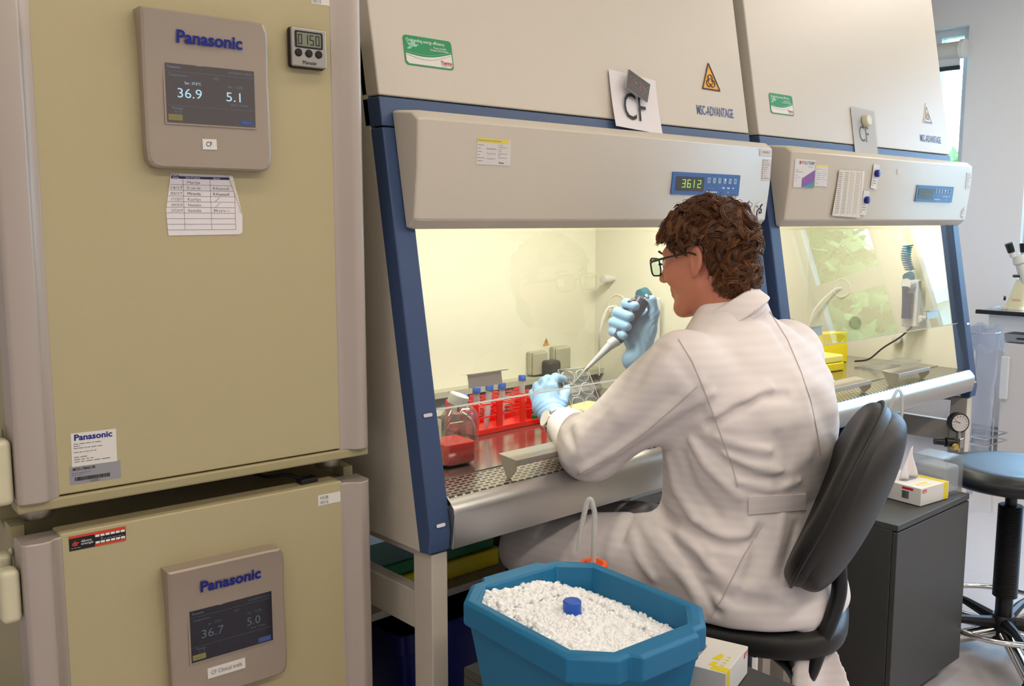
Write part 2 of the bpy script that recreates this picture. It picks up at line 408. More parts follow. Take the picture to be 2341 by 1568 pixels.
# outdoors
o = MB().box((X1+.5, -30, -3.2), (60, 40, -3.0), 'grass').build('lawn'); o['kind'] = 'structure'
def tree(x, y, z, rx, rz, n, label, seed):
    rd = np.random.default_rng(seed)
    t = thing('tree', label, 'tree', (x, y, -3), 0, 'trees outside the windows')
    MB().tube([(0, 0, 0), (.05, 0, z*.4+1), (0, .05, z+3)], [.16, .12, .05], 'trunk', 8).build('trunk', t)
    p = rd.normal(size=(n, 3)); p /= np.linalg.norm(p, axis=1)[:, None]; p *= rd.uniform(.35, 1, n)[:, None]**.5
    p = p*[rx, rx, rz]+[0, 0, z+3]; a = rd.normal(size=(n, 3))*.042; b = rd.normal(size=(n, 3))*.042
    vs = np.stack([p-a-b, p+a-b, p+a+b, p-a+b], 1).reshape(-1, 3)
    mb = MB(); mb.add(vs.tolist(), [(4*i, 4*i+1, 4*i+2, 4*i+3) for i in range(n)], 'leaf_green'); mb.build('crown', t, recalc=False)
tree(9.6, 3.9, .2, 1.3, 1.9, 9000, 'leafy green tree outside, behind the narrow window', 3)
tree(9.4, -3.25, 1.2, 1.7, 2.4, 17000, 'broad leafy green tree outside, mirrored in the second cabinet glass', 4)
tree(13.8, -7.0, 1.6, 2.2, 2.6, 9000, 'leafy tree standing further out on the lawn', 5)
t = thing('building', 'low white flat-roofed building outside the windows', 'building', (22, -8, -3))
MB().box((0, -7, 0), (6, 9.4, 5.4), 'building_white').build('wall', t)
MB().box((-.3, -7.3, 5.4), (6.3, 9.7, 5.7), 'off_white').build('roof', t)

# ================================================================ the two stacked incubators
A_INC = R(-3.3)
def incubator(low, label):
    r = thing('incubator', label, 'incubator', (.383, 1.558, 0 if low else .918), A_INC)
    C = 'incubator_cream'
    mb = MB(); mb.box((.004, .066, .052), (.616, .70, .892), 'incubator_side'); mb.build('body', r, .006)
    mb = MB(); mb.box((.012, .060, .060), (.608, .068, .885), 'black_rubber'); mb.build('door_gasket', r)
    # door: recessed cream panel between two raised silver columns
    d = MB(); Z0, Z1 = .046, .905
    d.box((.058, .012, Z0+.004), (.562, .060, Z1), C)
    door = d.build('door', r, .003)
    def col(pts, nm):
        mb = MB(); n = len(pts); z = rrect(0, 1, Z0, Z1, .0)
        vs = [(x, y, Z0+.0) for x, y in pts]+[(x, y, Z1-.004) for x, y in pts]
        mb.add(vs, [tuple(range(n-1, -1, -1)), tuple(range(n, 2*n))]+[(i, (i+1) % n, n+(i+1) % n, n+i) for i in range(n)], 'incubator_silver')
        return mb.build(nm, door, .003)
    col([(0, .058), (0, .006), (.006, 0), (.030, -.003), (.043, 0), (.050, .008), (.062, .011), (.062, .058)], 'door_trim')
    col([(.62, .058), (.62, .010), (.612, -.002), (.598, -.006), (.588, -.003), (.574, .009), (.558, .011), (.558, .058)], 'door_trim')
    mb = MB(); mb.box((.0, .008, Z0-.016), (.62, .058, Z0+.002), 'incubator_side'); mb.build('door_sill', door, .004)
    # control panel
    f = Fr((0, .012, 0)); fl = []
    L = [(.213, .814), (.2145, .79), (.216, .75), (.2165, .70), (.217, .64), (.217, .60), (.2185, .580), (.225, .570), (.236, .567)]
    Rr = [(.415, .567), (.423, .570), (.4275, .580), (.429, .60), (.4285, .66), (.427, .72), (.4255, .78), (.423, .80), (.416, .8115), (.40, .813)]
    pts = L+Rr
    mb = MB(); n = len(pts)
    def th(z): return .020 + .012*max(0, (z-.72)/.09)**1.5
    vs = [f.p(x, z, 0) for x, z in pts]+[f.p(x, z, th(z)) for x, z in pts]
    cx = .32; m_ = [f.p(cx+(x-cx)*.96, .69+(z-.69)*.975, th(z)+.003) for x, z in pts]
    vs += m_
    fs = [(i, (i+1) % n, n+(i+1) % n, n+i) for i in range(n)]+[(n+i, n+(i+1) % n, 2*n+(i+1) % n, 2*n+i) for i in range(n)]
    # front face as strips between left and right edges so that it can curve
    li = [2*n+i for i in range(len(L))]; ri = [2*n+n-1-i for i in range(len(Rr))]
    k = min(len(li), len(ri)); 
    for i in range(k-1): fs.append((li[i], li[i+1], ri[i+1], ri[i]))
    fs.append((li[-1], ri[-1], ri[-2]))
    mb.add(vs, fs, 'panel_silver', True)
    p = mb.build('control_panel', door, ang=30)
    f2 = Fr((0, .012, 0)).at(0, 0, .0235)
    s = MB(); scm = 'screen_dark' if low else 'screen_grey'
    s.obox(f2, .247, .403, .637, .736, 0, .0014, 'panel_silver'); s.obox(f2, .250, .400, .640, .733, .001, .0022, scm)
    t1, t2 = ('screen_text_low', 'screen_text_low') if low else ('screen_text', 'screen_text_dim')
    g = f2.at(0, 0, .0022)
    s.text('36.7' if low else '36.9', g.at(.288, .6865), .0215, t1, w=.040)
    s.text('5.0' if low else '5.1', g.at(.364, .6865), .0215, t1, w=.025)
    s.text('Panasonic', g.at(.264, .7275), .006, t2, bold=.02, w=.021)
    s.text('2015/09/28 12:09:28' if not low else '2015/09/28 12:10', g.at(.375, .7265), .005, t2, w=.040)
    s.text('Temperature', g.at(.270, .7150), .006, t2, w=.030)
    s.text('CO2', g.at(.333, .7145), .006, t2, w=.010); s.text('Set : 37.0\u00b0C', g.at(.294, .7035), .006, t1 if not low else t2, w=.027)
    s.text('Set :  5.0%', g.at(.366, .7035), .006, t2, w=.026); s.text('Door : Closed', g.at(.372, .6745), .005, t2, w=.028)
    s.text('Message :', g.at(.268, .6630), .006, t2, w=.020); s.text('0 / 0', g.at(.268, .6570), .0055, t2, w=.010)
    s.obox(g, .252, .275, .6435, .6530, 0, .0004, 'screen_yellow'); s.obox(g, .372, .396, .6425, .6510, 0, .0004, 'screen_blue')
    s.text('Function', g.at(.2635, .6482), .005, t2, z=.0008, w=.018); s.text('Menu', g.at(.384, .6468), .0055, t2, z=.0008, w=.014)
    s.obox(g, .252, .397, .7207, .7210, 0, .0003, t2); s.obox(g, .252, .397, .6668, .6671, 0, .0003, t2)
    s.build('screen', p)
    mb = MB(); fl2 = Fr((0, .012, 0)).at(.323, .774, .0315); fl2.v = Vector((0, -.10, 1)).normalized(); fl2.n = fl2.u.cross(fl2.v)
    mb.text('Panasonic', fl2, .0275, 'brand_blue', bold=.032, w=.110, z=.001); mb.build('lettering', p)
    st = MB()
    if low:
        st.obox(f2.at(.312, .6115-.0), -.0345, .0345, -.0095, .0095, -.004, .0006, 'sticker_white'); st.text('CF Clinical trails', f2.at(.312, .6115), .0105, 'ink_grey', z=.001, w=.056)
    else:
        q = f2.at(.319, .608).rot(1); st.obox(q, -.012, .012, -.0085, .0085, -.004, .0006, 'sticker_white'); st.text('CF', q.at(-.001, 0), .011, 'ink_black', z=.001, w=.010)
    st.build('name_sticker', p, label='small white sticker reading CF Clinical trails' if low else 'small white sticker reading CF')
    fd = Fr((0, .012, 0)); st = MB()
    if low:
        q = fd.at(.5345, .875); st.obox(q, -.0235, .0235, -.010, .010, 0, .0006, 'sticker_white'); st.text('HUB', q.at(-.011, .004), .0085, 'ink_grey', z=.001); st.text('0016', q.at(-.011, -.005), .0085, 'ink_grey', z=.001)
    else:
        q = fd.at(.5455, .875); st.obox(q, -.0215, .0215, -.0095, .0095, 0, .0006, 'sticker_white'); st.text('HUB', q.at(-.011, .004), .0085, 'ink_grey', z=.001); st.text('0015', q.at(-.011, -.005), .0085, 'ink_grey', z=.001)
    st.build('inventory_sticker', door, label='white inventory sticker')
    if low:
        st = MB(); q = fd.at(.115, .886); st.obox(q, -.044, .044, -.012, .012, 0, .0006, 'label_black'); st.obox(q, -.044, -.005, .0085, .012, 0, .001, 'orange_red')
        st.obox(q, -.005, .044, .0075, .012, 0, .001, 'orange_red'); st.obox(q, -.005, .044, -.012, -.0085, 0, .001, 'orange_red')
        for i in range(6):
            for y in (.0035, -.0075): st.obox(q, -.004+i*.008, .0025+i*.008, y, y+.0035, 0, .0012, 'ink_white')
        st.text('dr', q.at(-.0345, -.001), .011, 'orange_red', bold=.04, z=.0012); st.text('dijkstra', q.at(-.018, .0015), .0055, 'ink_white', z=.0012, w=.016); st.text('vereenigde', q.at(-.017, -.003), .0055, 'ink_white', z=.0012, w=.019)
        st.bars(q, -.041, -.012, -.0085, 1, .003, .0008, 'ink_light', z=.001, seed=3); st.bars(q, .004, .040, .0005, 2, .0025, .0007, 'ink_light', z=.001, seed=4)
        st.build('service_sticker', door, label='black and orange service sticker')
    else:
        st = MB(); q = fd.at(.1175, .1195).rot(-.8); st.obox(q, -.0345, .0345, -.027, .027, 0, .0006, 'sticker_white'); st.text('Panasonic', q.at(-.001, .0195), .0135, 'brand_blue', bold=.03, z=.001, w=.058)
        st.bars(q, -.031, .012, .009, 3, .0035, .0010, 'ink_grey', z=.001, seed=5); st.bars(q, -.031, .004, -.0045, 1, .0035, .0010, 'ink_grey', z=.001, seed=6); st.bars(q, -.031, .031, -.0125, 3, .0038, .0011, 'ink_grey', z=.001, seed=7)
        st.build('maker_sticker', door, label='white maker sticker with blue lettering')
        st = MB(); q = fd.at(.1175, .0785).rot(-.8); st.obox(q, -.039, .039, -.0145, .0145, 0, .0005, 'grey_label'); st.text('MCO-170AIC-PE', q.at(-.0175, .0095), .006, 'ink_black', bold=.02, z=.001, w=.034)
        st.bars(q, -.036, -.008, .003, 2, .003, .0009, 'ink_grey', z=.001, seed=8)
        rd = random.Random(2); x = -.032
        while x < .022:
            w = rd.choice([.0004, .0008, .0012]); st.obox(q, x, x+w, -.0095, -.0035, 0, .001, 'ink_black'); x += w+rd.choice([.0005, .0009])
        st.text('15010012', q.at(-.002, -.0125), .004, 'ink_black', z=.001, w=.014); st.build('serial_sticker', door, label='grey serial number sticker with a barcode')
    # hinge blocks on the left side
    for nm, (y0, y1, z0, z1) in {'hinge': (.004, .05, .052+.0, .145)}.items():
        zc = .095 if not low else .855 - .055
        z0, z1 = (.046, .150) if not low else (.775-.0, .862)
        mb = MB(); mb.obox(Fr((-.001, 0, 0), (0, -1, 0), (0, 0, 1)), -.046, -.012, z0, z1, 0, .030, 'cream_plastic'); h = mb.build('door_latch', r, .010, 4)
        mb = MB(); mb.obox(Fr((-.001, 0, 0), (0, -1, 0), (0, 0, 1)), -.092, -.060, z0+.012, z1+.012, 0, .026, 'cream_plastic'); mb.build('door_latch', r, .010, 4)
        mb = MB(); mb.obox(Fr((-.001, 0, 0), (0, -1, 0), (0, 0, 1)), -.064, -.044, z0+.016, z1-.012, 0, .016, 'satin_steel')
        mb.obox(Fr((-.001, 0, 0), (0, -1, 0), (0, 0, 1)), -.060, -.048, z0+.024, z0+.036, .016, .019, 'chrome'); mb.obox(Fr((-.001, 0, 0), (0, -1, 0), (0, 0, 1)), -.060, -.048, z1-.036, z1-.024, .016, .019, 'chrome')
        mb.build('latch_plate', h)
    for x in (.045, .575):
        for y in (.095, .64):
            MB().lathe([(.013, .052), (.013, .020), (.026, .018), (.026, .006), (.022, 0)][::-1], 'satin_steel', (x, y, -.003 if not low else 0)).build('foot', r)
    if not low:
        mb = MB(); 
        for y, z, a in ((.118, .030, .016), (.128, .058+.0, .014)):
            mb.tube(bez([(.01, y, z+.03), (-.03, y+.0, z+.03), (-.10, y+.03, z+.02), (-.25, y+.10, z+.02)], 5), a, 'black_rubber', 12)
        mb.build('drain_hose', r)
    else:
        for x in (.0, .60): MB().box((x, .075, .889), (x+.020, .12, .913), 'incubator_side').build('stacking_bracket', r)
        MB().lathe([(.007, 0), (.0085, .002), (.005, .005)], 'cream_plastic', (.002, .045+.04, .868), (-1, 0, 0), 12).build('screw_cap', r)
    return r
incubator(True, 'lower cream incubator of the stack, its screen reading 36.7 and 5.0')
incubator(False, 'upper cream incubator of the stack, its screen reading 36.9 and 5.1')
ci, si = math.cos(A_INC), math.sin(A_INC)
def IP(x, y, z): return (.383+ci*x-si*y, 1.558+si*x+ci*y, z)
fi = Fr((0, 0, 0)); 
# kitchen timer
t = thing('kitchen_timer', 'small silver digital timer stuck to the upper incubator door', 'timer', IP(.5075, .0112, 1.667), A_INC)
MB().obox(Fr((0, 0, 0)), -.035, .035, 0, .070, 0, .013, 'black_plastic').build('back_shell', t, .006, 3)
MB().obox(Fr((0, 0, 0)), -.0335, .0345, .002, .069, .012, .0185, 'satin_steel').build('front_shell', t, .003, 3)
g = Fr((0, 0, 0)).at(0, 0, .0185)
mb = MB(); mb.prism(rrect(-.0275, .0265, .034, .063, .003), g, -.002, .0006, 'black_plastic'); mb.prism(rrect(-.0235, .0225, .037, .060, .001), g, 0, .001, 'lcd')
def seg7(mb, fr, x, y, w, h, s, m, t=.12, z=.0016):
    S = {'0': 'abcdef', '1': 'bc', '2': 'abged', '3': 'abgcd', '5': 'afgcd', '6': 'afgedc'}[s]; q = w*t*1.6
    R_ = {'a': (0, w, h-q, h), 'g': (0, w, h/2-q/2, h/2+q/2), 'd': (0, w, 0, q), 'f': (0, q, h/2, h), 'b': (w-q, w, h/2, h), 'e': (0, q, 0, h/2), 'c': (w-q, w, 0, h/2)}
    for c in S: a = R_[c]; mb.obox(fr, x+a[0], x+a[1], y+a[2], y+a[3], 0, z, m)
for i, c in enumerate('0150'): seg7(mb, g, -.0215+i*.0112, .040, .0075, .017, c, 'lcd_digit')
mb.build('display', t)
for x in (-.021, -.001, .018): MB().lathe([(.0068, -.002), (.0068, .0015), (.005, .003)], 'black_rubber', g.p(x, .0255), (0, -1, 0), 20).build('button', t)
mb = MB(); mb.text('Manutan', g.at(0, .0095), .0095, 'ink_black', z=.0008, w=.026); mb.build('lettering', t)
# sign-off sheet
t0 = thing('paper_sheet', 'creased sign-off table sheet hung under the upper incubator control panel', 'paper', IP(.3135, .0115, 1.377), A_INC)
f = Fr((0, 0, 0)); mb = MB()
out = [(-.0635, .041), (-.053, .1015), (.051, .100), (.0655, .040), (.0675, .032), (.0665, .004), (.062, 0), (-.0615, -.001), (-.0625, .014)]
mb.prism(out, f, .0, .0006, 'paper_white')
mb.prism([(.044, .1005), (.052, .100), (.0665, .036), (.061, .052)], f, .0006, .0022, 'paper_cream')
mb.obox(f, -.053, .046, .0925, .0965, .0006, .001, 'ink_navy')
for x in (-.034, .012, .0545): mb.obox(f, x, x+.0005, .008, .0925, .0006, .001, 'ink_grey')
for i in range(9): z = .0825-i*.0093; w = -.0545-.0085*min(1, (i)/4); mb.obox(f, w, .0545, z, z+.0005, .0006, .001, 'ink_grey')
rd = random.Random(5)
for i, (a, b) in enumerate([('', 'Marije'), ('14/17', 'R. van de'), ('03/17', 'Miranda'), ('17/1/2017', 'Karlijn'), ('24/4/2018', 'Natalia'), ('2/7/2019', 'Rachelle')]):
    z = .0865-i*.0093
    if a: mb.text(a, f.at(-.0455, z, .0003), .0065, 'ink_grey', w=.019)
    mb.text(b, f.at(-.016, z, .0003), .0065, 'ink_black' if i == 2 else 'ink_grey', w=.022)
    if i in (1, 2, 5): mb.text(['', 'R.Kassouli', 'R.Kassouli', '', '', 'Rm~'][i], f.at(.031, z, .0003), .0065, 'ink_black' if i == 2 else 'ink_grey', w=.028)
    if i in (3, 4): mb.tube([f.p(.020, z-.003, .001), f.p(.028, z+.004, .001)], .0003, 'ink_grey', 4)
mb.text('by log', f.at(-.046, .0985, .0003), .006, 'ink_black', w=.012)
mb.text('cleaning', f.at(-.046, .0945, .0008), .0035, 'ink_white', w=.010); mb.text('Name of employee', f.at(-.017, .0945, .0008), .0035, 'ink_white', w=.024); mb.text('Signature', f.at(.024, .0945, .0008), .0035, 'ink_white', w=.012)
mb.build('sheet', t0)
# small black sensor clip on the cable between the incubators
t = thing('cable_clip', 'small black clip with cable on the gap between the incubators', 'clip', IP(.505, .045, .905))
mb = MB(); mb.box((-.018, -.012, 0), (.018, .012, .010), 'black_plastic'); mb.build('clip', t, .002)
MB().tube(bez([(-.01, 0, .008), (-.03, .02, .016), (-.06, .05, .012), (-.07, .12, .012)], 6), .003, 'black_rubber', 8).build('cable', t)

# ================================================================ the two safety cabinets on their stands
HY, HX, HP = 1.43, 1.08, 1.305
SL = .1775                                   # lean of the front frame
FY = lambda z: SL*(z-.749)
TN = Vector((0, SL, 1)).normalized()
WID = 1.255
def biohazard(mb, f, r, m):
    for a in (90, 210, 330):
        c = (math.cos(R(a))*r*.36, math.sin(R(a))*r*.36)
        pts = [f.p(c[0]+math.cos(R(a+b))*r*.36, c[1]+math.sin(R(a+b))*r*.36, .0012) for b in range(-142, 143, 15)]
        mb.tube(pts, r*.055, m, 4)
    mb.tube([f.p(math.cos(R(b))*r*.36, math.sin(R(b))*r*.36, .0012) for b in range(0, 360, 20)], r*.035, m, 4, closed=True)
def safety_cabinet(k, label):
    r = thing('safety_cabinet', label, 'cabinet', (HX+k*HP, HY, .749)); D = -.749
    P = lambda y, z: (y, z+D)
    # outer shell (open at the front window)
    mb = MB(); H = 2.30
    for x0, x1 in ((0, .030), (WID-.030, WID)):
        mb.profx([P(FY(.749)+.042, .749), P(FY(H)+.042, H), P(.80, H), P(.80, .749)], x0, x1, 'hood_beige')
    mb.profx([P(.77, .749), P(.77, H), P(.80, H), P(.80, .749)], .03, WID-.03, 'hood_beige')
    mb.profx([P(FY(H)+.05, H-.02), P(FY(H)+.05, H), P(.77, H), P(.77, H-.02)], .03, WID-.03, 'hood_beige')
    body = mb.build('body', r)
    mb = MB(); mb.profx([P(FY(1.645), 1.645), P(FY(2.30), 2.30), P(FY(2.30)+.06, 2.30), P(FY(1.645)+.06, 1.645)], .0, WID, 'hood_beige')
    up = mb.build('upper_panel', r, .004)
    mb = MB(); mb.profx([P(FY(1.585)+.0, 1.585), P(FY(1.643), 1.643), P(FY(1.643)+.06, 1.643), P(FY(1.585)+.06, 1.585)], .0, WID, 'hood_blue')
    mb.build('blue_band', r, .003)
    for i, (x0, x1) in enumerate(((0, .052), (WID-.052, WID))):
        mb = MB(); mb.profx([P(FY(.79)+0, .79), P(FY(1.583), 1.583), P(FY(1.583)+.044, 1.583), P(FY(.749)+.046, .745), P(FY(.749)+.012, .749)], x0, x1, 'hood_blue')
        post = mb.build('side_post', r, .004)
        for z in (1.02, .805):
            mb = MB(); f = Fr((x0+.026, FY(z), z+D), (1, 0, 0), (0, SL, 1)); mb.prism(rrect(-.011, .011, -.0035, .0035, .0034), f, -.002, .003, 'chrome'); mb.build('latch_pin', post)
    # inner chamber
    mb = MB(); I = 'hood_interior'
    mb.profx([P(.70, .86), P(.70, 1.60), P(.71, 1.60), P(.71, .86)], .05, WID-.05, I)
    mb.profx([P(.10, 1.585), P(.10, 1.60), P(.70, 1.60), P(.70, 1.585)], .05, WID-.05, I)
    for x0, x1 in ((.0305, .05), (WID-.05, WID-.0305)):
        mb.profx([P(FY(.83)+.045, .83), P(FY(1.60)+.045, 1.60), P(.71, 1.60), P(.71, .83)], x0, x1, I)
    mb.build('chamber_liner', r)
    mb = MB(); mb.box((.12, .16, 1.535+D), (WID-.12, .19, 1.575+D), 'hood_lamp'); mb.build('lamp_tube', r, .006)
    # floor of the chamber
    mb = MB(); mb.profx([P(.135, .842), P(.135, .855), P(.66, .855), P(.70, .905), P(.70, .842)], .0505, WID-.0505, 'tray_steel')
    mb.build('work_tray', r)
    mb = MB(); mb.profx([P(.012, .845), P(.020, .853), P(.133, .853), P(.133, .842), P(.012, .838)], .0525, WID-.0525, 'grille_steel'); mb.build('front_grille', r)
    ab = .75 if k == 0 else .775
    mb = MB(); mb.profx([P(-.004, .820), P(.0, .834), P(.011, .8465), P(.019, .8525), P(.019, .83), P(.03, ab), P(.004, ab)], .0525, WID-.0525, 'brushed_steel')
    mb.build('front_apron', r, .002)
    # rear exhaust slots
    mb = MB(); f = Fr((0, .683, .887+D), (1, 0, 0), (0, .04, .05)); mb.obox(f, .75, WID-.06, -.022, .022, 0, .004, 'satin_steel')
    n = 0; x = .765
    while x < WID-.075: mb.prism(rrect(x, x+.008, -.013, .011, .0038), f, .003, .0046, 'hood_seal'); x += .0135
    mb.build('exhaust_slots', r)
    MB().box((.052, .655, .905+D), (WID-.052, .699, .922+D), 'socket_grey').build('rear_rail', r)
    # sash glass
    f = Fr((.052, FY(.749)+.024, 0), (1, 0, 0), (0, SL, 1)); sc = math.hypot(1, SL); z0 = (1.02-.749)*sc; z1 = (1.57-.749)*sc
    mb = MB(); mb.obox(f, 0, WID-.104, z0, z1, -.006, 0, 'sash_glass'); sash = mb.build('sash', r)
    mb = MB(); mb.obox(f, 0, WID-.104, z0, z0+.003, -.0065, .0005, 'device_white' if k == 0 else 'socket_grey'); mb.build('sash_edge', sash)
    for x in (.105, .905):
        q = f.at(x, z0+.062, 0)
        mb = MB(); mb.obox(q, 0, .092, -.0275, .0, .0003, .0022, 'satin_steel'); mb.prism([(-.002, 0), (.101, 0.0), (.101, .0018), (-.002, .0018)], q, 0.0003, .016, 'satin_steel')
        mb.build('finger_grip', sash)
    # control box
    mb = MB(); pr = [P(FY(1.618)-.001, 1.618), P(.082, 1.612), P(.062, 1.596), P(.066, 1.508), P(.078, 1.402), P(.100, 1.384), P(FY(1.384)-.001, 1.384)]
    n = len(pr); xa, xb = .026, WID-.012
    def ring(x, ins): 
        cy = .10; cz = 1.5+D
        return [(x, y+(ins if y < .1 else 0), z-ins*.5*(1 if z > cz else -1)) for y, z in pr]
    vs = ring(xa, .006)+ring(xa+.012, 0)+ring(xb-.020, 0)+ring(xb, .012)
    fs = [tuple(range(n)), tuple(range(4*n-1, 3*n-1, -1))]
    for j in range(3): fs += [(j*n+i, (j+1)*n+i, (j+1)*n+(i+1) % n, j*n+(i+1) % n) for i in range(n)]
    mb.add(vs, fs, 'hood_beige'); cb = mb.build('control_box', r, .004, 3)
    dv = Vector((0, -.012, .106)).normalized()    # up along the front face
    def cf(x, z):      # frame on the control box face
        y = .062+(1.596-z)*.0455 if z > 1.508 else .066+(1.508-z)*.1132
        return Fr((x, y-.0004, z+D), (1, 0, 0), (0, -.0455 if z > 1.508 else -.1132, 1))
    # display panel
    q = cf(.9385, 1.493); q.v = Vector((0, -.085, 1)).normalized(); q.n = q.u.cross(q.v); q.o += q.n*.0012
    mb = MB(); mb.prism(rrect(-.142, .142, -.0275, .0275, .003), q, -.003, .0012, 'display_blue')
    mb.prism(rrect(-.128, -.014, -.018, .017, .003), q, .0, .0018, 'display_grey')
    q2 = q.at(0, 0, .0012)
    if k == 0:
        for i, c in enumerate('3612'):
            seg7(mb, q2, -.104+i*.021, -.010, .013, .020, c, 'digit_green', t=.09, z=.0018) if c != '1' else seg7(mb, q2, -.110+i*.021, -.010, .013, .020, c, 'digit_green', t=.09, z=.0018)
    else:
        for i in range(4): mb.text('-', q2.at(-.104+i*.021, 0), .03, 'ink_light', z=.0014)
    for i in range(6):
        x = -.001+i*.0228; mb.prism(rrect(x, x+.0125, .0035, .0175, .001), q2, 0, .0010, 'button_grey' if i != 3 else 'button_grey')
        mb.text('OI*O+D'[i], q2.at(x+.006, .0105), .009, 'ink_navy', z=.0014, bold=.01)
    mb.prism(rrect(.0720, .0775, .010, .0155, .002), q2, .0, .0016, 'led_blue' if k == 0 else 'led_white')
    for i in range(6): mb.obox(q2, .0+i*.008, .003+i*.008, -.0205, -.0175, 0, .001, 'led_white')
    for x in (.066, .072, .088, .094, .112): mb.obox(q2, x, x+.003, -.009, -.006, 0, .001, 'led_white')
    mb.bars(q2, .0, .035, -.010, 1, .003, .0008, 'ink_light', z=.0009, seed=1); mb.bars(q2, .064, .085, -.0245, 1, .003, .0008, 'ink_light', z=.0009, seed=2)
    mb.text('\u2193', q2.at(.092, -.018), .008, 'ink_white', z=.001)
    mb.build('display_panel', cb, label='blue display panel' + (' reading 3612' if k == 0 else ''))
    # stickers on the control box
    if k == 0:
        q = cf(.2155, 1.540); mb = MB(); mb.obox(q, -.046, .046, -.0265, .0265, 0, .0006, 'sticker_clear'); mb.obox(q, -.045, .041, .0175, .0265, 0, .0009, 'yellow_strip')
        mb.text('Maintenance & Service Information', q.at(-.012, .022, .0006), .0052, 'ink_grey', w=.062)
        mb.bars(q, -.044, -.024, .012, 3, .0065, .0011, 'ink_grey', z=.0009, seed=1); mb.bars(q, -.044, -.026, -.0075, 3, .006, .0011, 'ink_grey', z=.0009, seed=2)
        mb.bars(q, .012, .036, .0135, 7, .0042, .0009, 'ink_grey', z=.0009, seed=3); mb.bars(q, -.020, .008, .011, 2, .006, .0009, 'ink_light', z=.0009, seed=4)
        for z in (.006, -.004, -.014): mb.tube([q.p(-.020+i*.003, z+.0016*math.sin(i*2.1+z*90), .001) for i in range(9)], .0003, 'ink_grey', 3)
        mb.text('Thermo', q.at(.020, -.0215), .0055, 'ink_navy', z=.001, bold=.02, w=.014); mb.build('service_sticker', cb, label='white service label with a yellow top strip')
        q = cf(1.196, 1.586); mb = MB(); mb.obox(q, -.030, .026, -.011, .008, 0, .0006, 'sticker_clear'); mb.text('HUB-0011', q.at(-.002, -.001), .0085, 'ink_grey', z=.001, w=.034); mb.build('inventory_sticker', cb)
        q = cf(1.205, 1.545); mb = MB(); mb.obox(q, -.020, .016, -.035, .022, 0, .0006, 'sticker_clear'); mb.bars(q, -.017, .014, .017, 9, .0058, .0011, 'ink_grey', z=.001, seed=9)
        for z in (.020, .008, -.004, -.016, -.03): mb.obox(q, -.018, .015, z, z+.0004, 0, .001, 'ink_light')
        mb.build('calibration_sticker', cb)
        q = cf(1.186, 1.430); mb = MB(); mb.prism([(-.018, -.012), (-.018, .010), (-.002, .022), (.006, .026), (.020, .012), (.020, -.020), (.0, -.022)], q, 0, .0006, 'sticker_white')
        mb.text('TCEI', q.at(-.011, .009), .006, 'ink_blue', z=.001, bold=.05)
        mb.tube([q.p(x, y, .0012) for x, y in [(-.006, -.016), (-.008, -.004), (0, .004), (.012, .002), (.013, -.008), (.004, -.009), (.003, -.003)]], .0018, 'ink_navy', 6)
        mb.tube([q.p(x, y, .0012) for x, y in [(.006, .006), (.008, .012), (.014, .015)]], .0022, 'ink_navy', 6); mb.build('logo_sticker', cb)
    else:
        q = cf(.095, 1.535); mb = MB(); mb.obox(q, -.058, .052, -.040, .040, 0, .0006, 'sticker_clear')
        mb.prism([(-.015, -.039), (-.015, -.014), (.051, .012), (.051, -.039)], q, 0, .001, 'purple'); mb.prism([(-.013, -.039), (.051, -.022), (.051, -.039)], q, 0, .0013, 'teal')
        mb.prism(rrect(-.034, -.026, .026, .035, .001), q, 0, .001, 'ink_red'); mb.text('POLYTEMP', q.at(.013, .030), .0125, 'ink_grey', z=.001, bold=.015, w=.070); mb.text('SCIENTIFIC', q.at(.026, .0195), .005, 'ink_light', z=.001)
        mb.bars(q, -.050, -.012, .0085, 2, .005, .0012, 'ink_grey', z=.001, seed=2); mb.bars(q, -.054, -.022, -.006, 4, .006, .0010, 'ink_light', z=.001, seed=3); mb.build('advert_sticker', cb, label='white, purple and teal POLYTEMP advert sticker')
        q = cf(.183, 1.532); mb = MB(); mb.obox(q, -.034, .034, -.031, .031, 0, .0012, 'sticker_clear'); mb.obox(q, -.033, .033, .024, .030, 0, .0015, 'yellow_strip'); mb.bars(q, -.03, -.005, .018, 8, .006, .001, 'ink_grey', z=.0015, seed=5); mb.bars(q, .002, .030, .018, 6, .006, .001, 'ink_light', z=.0015, seed=6); mb.build('service_sticker', cb)
        q = cf(.660, 1.560); mb = MB(); mb.obox(q, -.013, .013, -.009, .009, 0, .0006, 'sticker_clear'); mb.obox(q, -.007, .004, -.006, .006, 0, .001, 'paper_cream'); mb.build('tape_scrap', cb)
        q = cf(1.206, 1.545); mb = MB(); mb.obox(q, -.024, .018, -.030, .03, 0, .0006, 'sticker_clear'); mb.bars(q, -.02, .014, .024, 9, .0058, .0012, 'ink_grey', z=.001, seed=9); mb.build('calibration_sticker', cb)
        q = cf(1.196, 1.428); mb = MB(); mb.prism([(-.016, -.012), (-.010, .012), (.004, .024), (.016, .006), (.012, -.020)], q, 0, .0006, 'sticker_clear'); mb.bars(q, -.012, .010, .010, 5, .006, .0016, 'ink_light', z=.001, seed=11); mb.build('logo_sticker', cb)
    # stickers on the upper panel
    def uf(x, z): return Fr((x, FY(z)-.0004, z+D), (1, 0, 0), (0, SL, 1))
    q = uf(.136, 1.742); mb = MB(); a, b = .062, .0305; mb.prism(rrect(-a, a, -b, b, .008), q, 0, .0008, 'green_card')
    low = [(-a+.004, -b+.012), (-a+.004, -.006)]+[(x, -.006-.007*math.sin((x+a)*50)) for x in np.linspace(-a+.006, a-.006, 12)]
    low = [(x, -.002-.008*math.sin((x+.062)*27)+.004*(x/.062)) for x in np.linspace(-a+.003, a-.003, 14)]
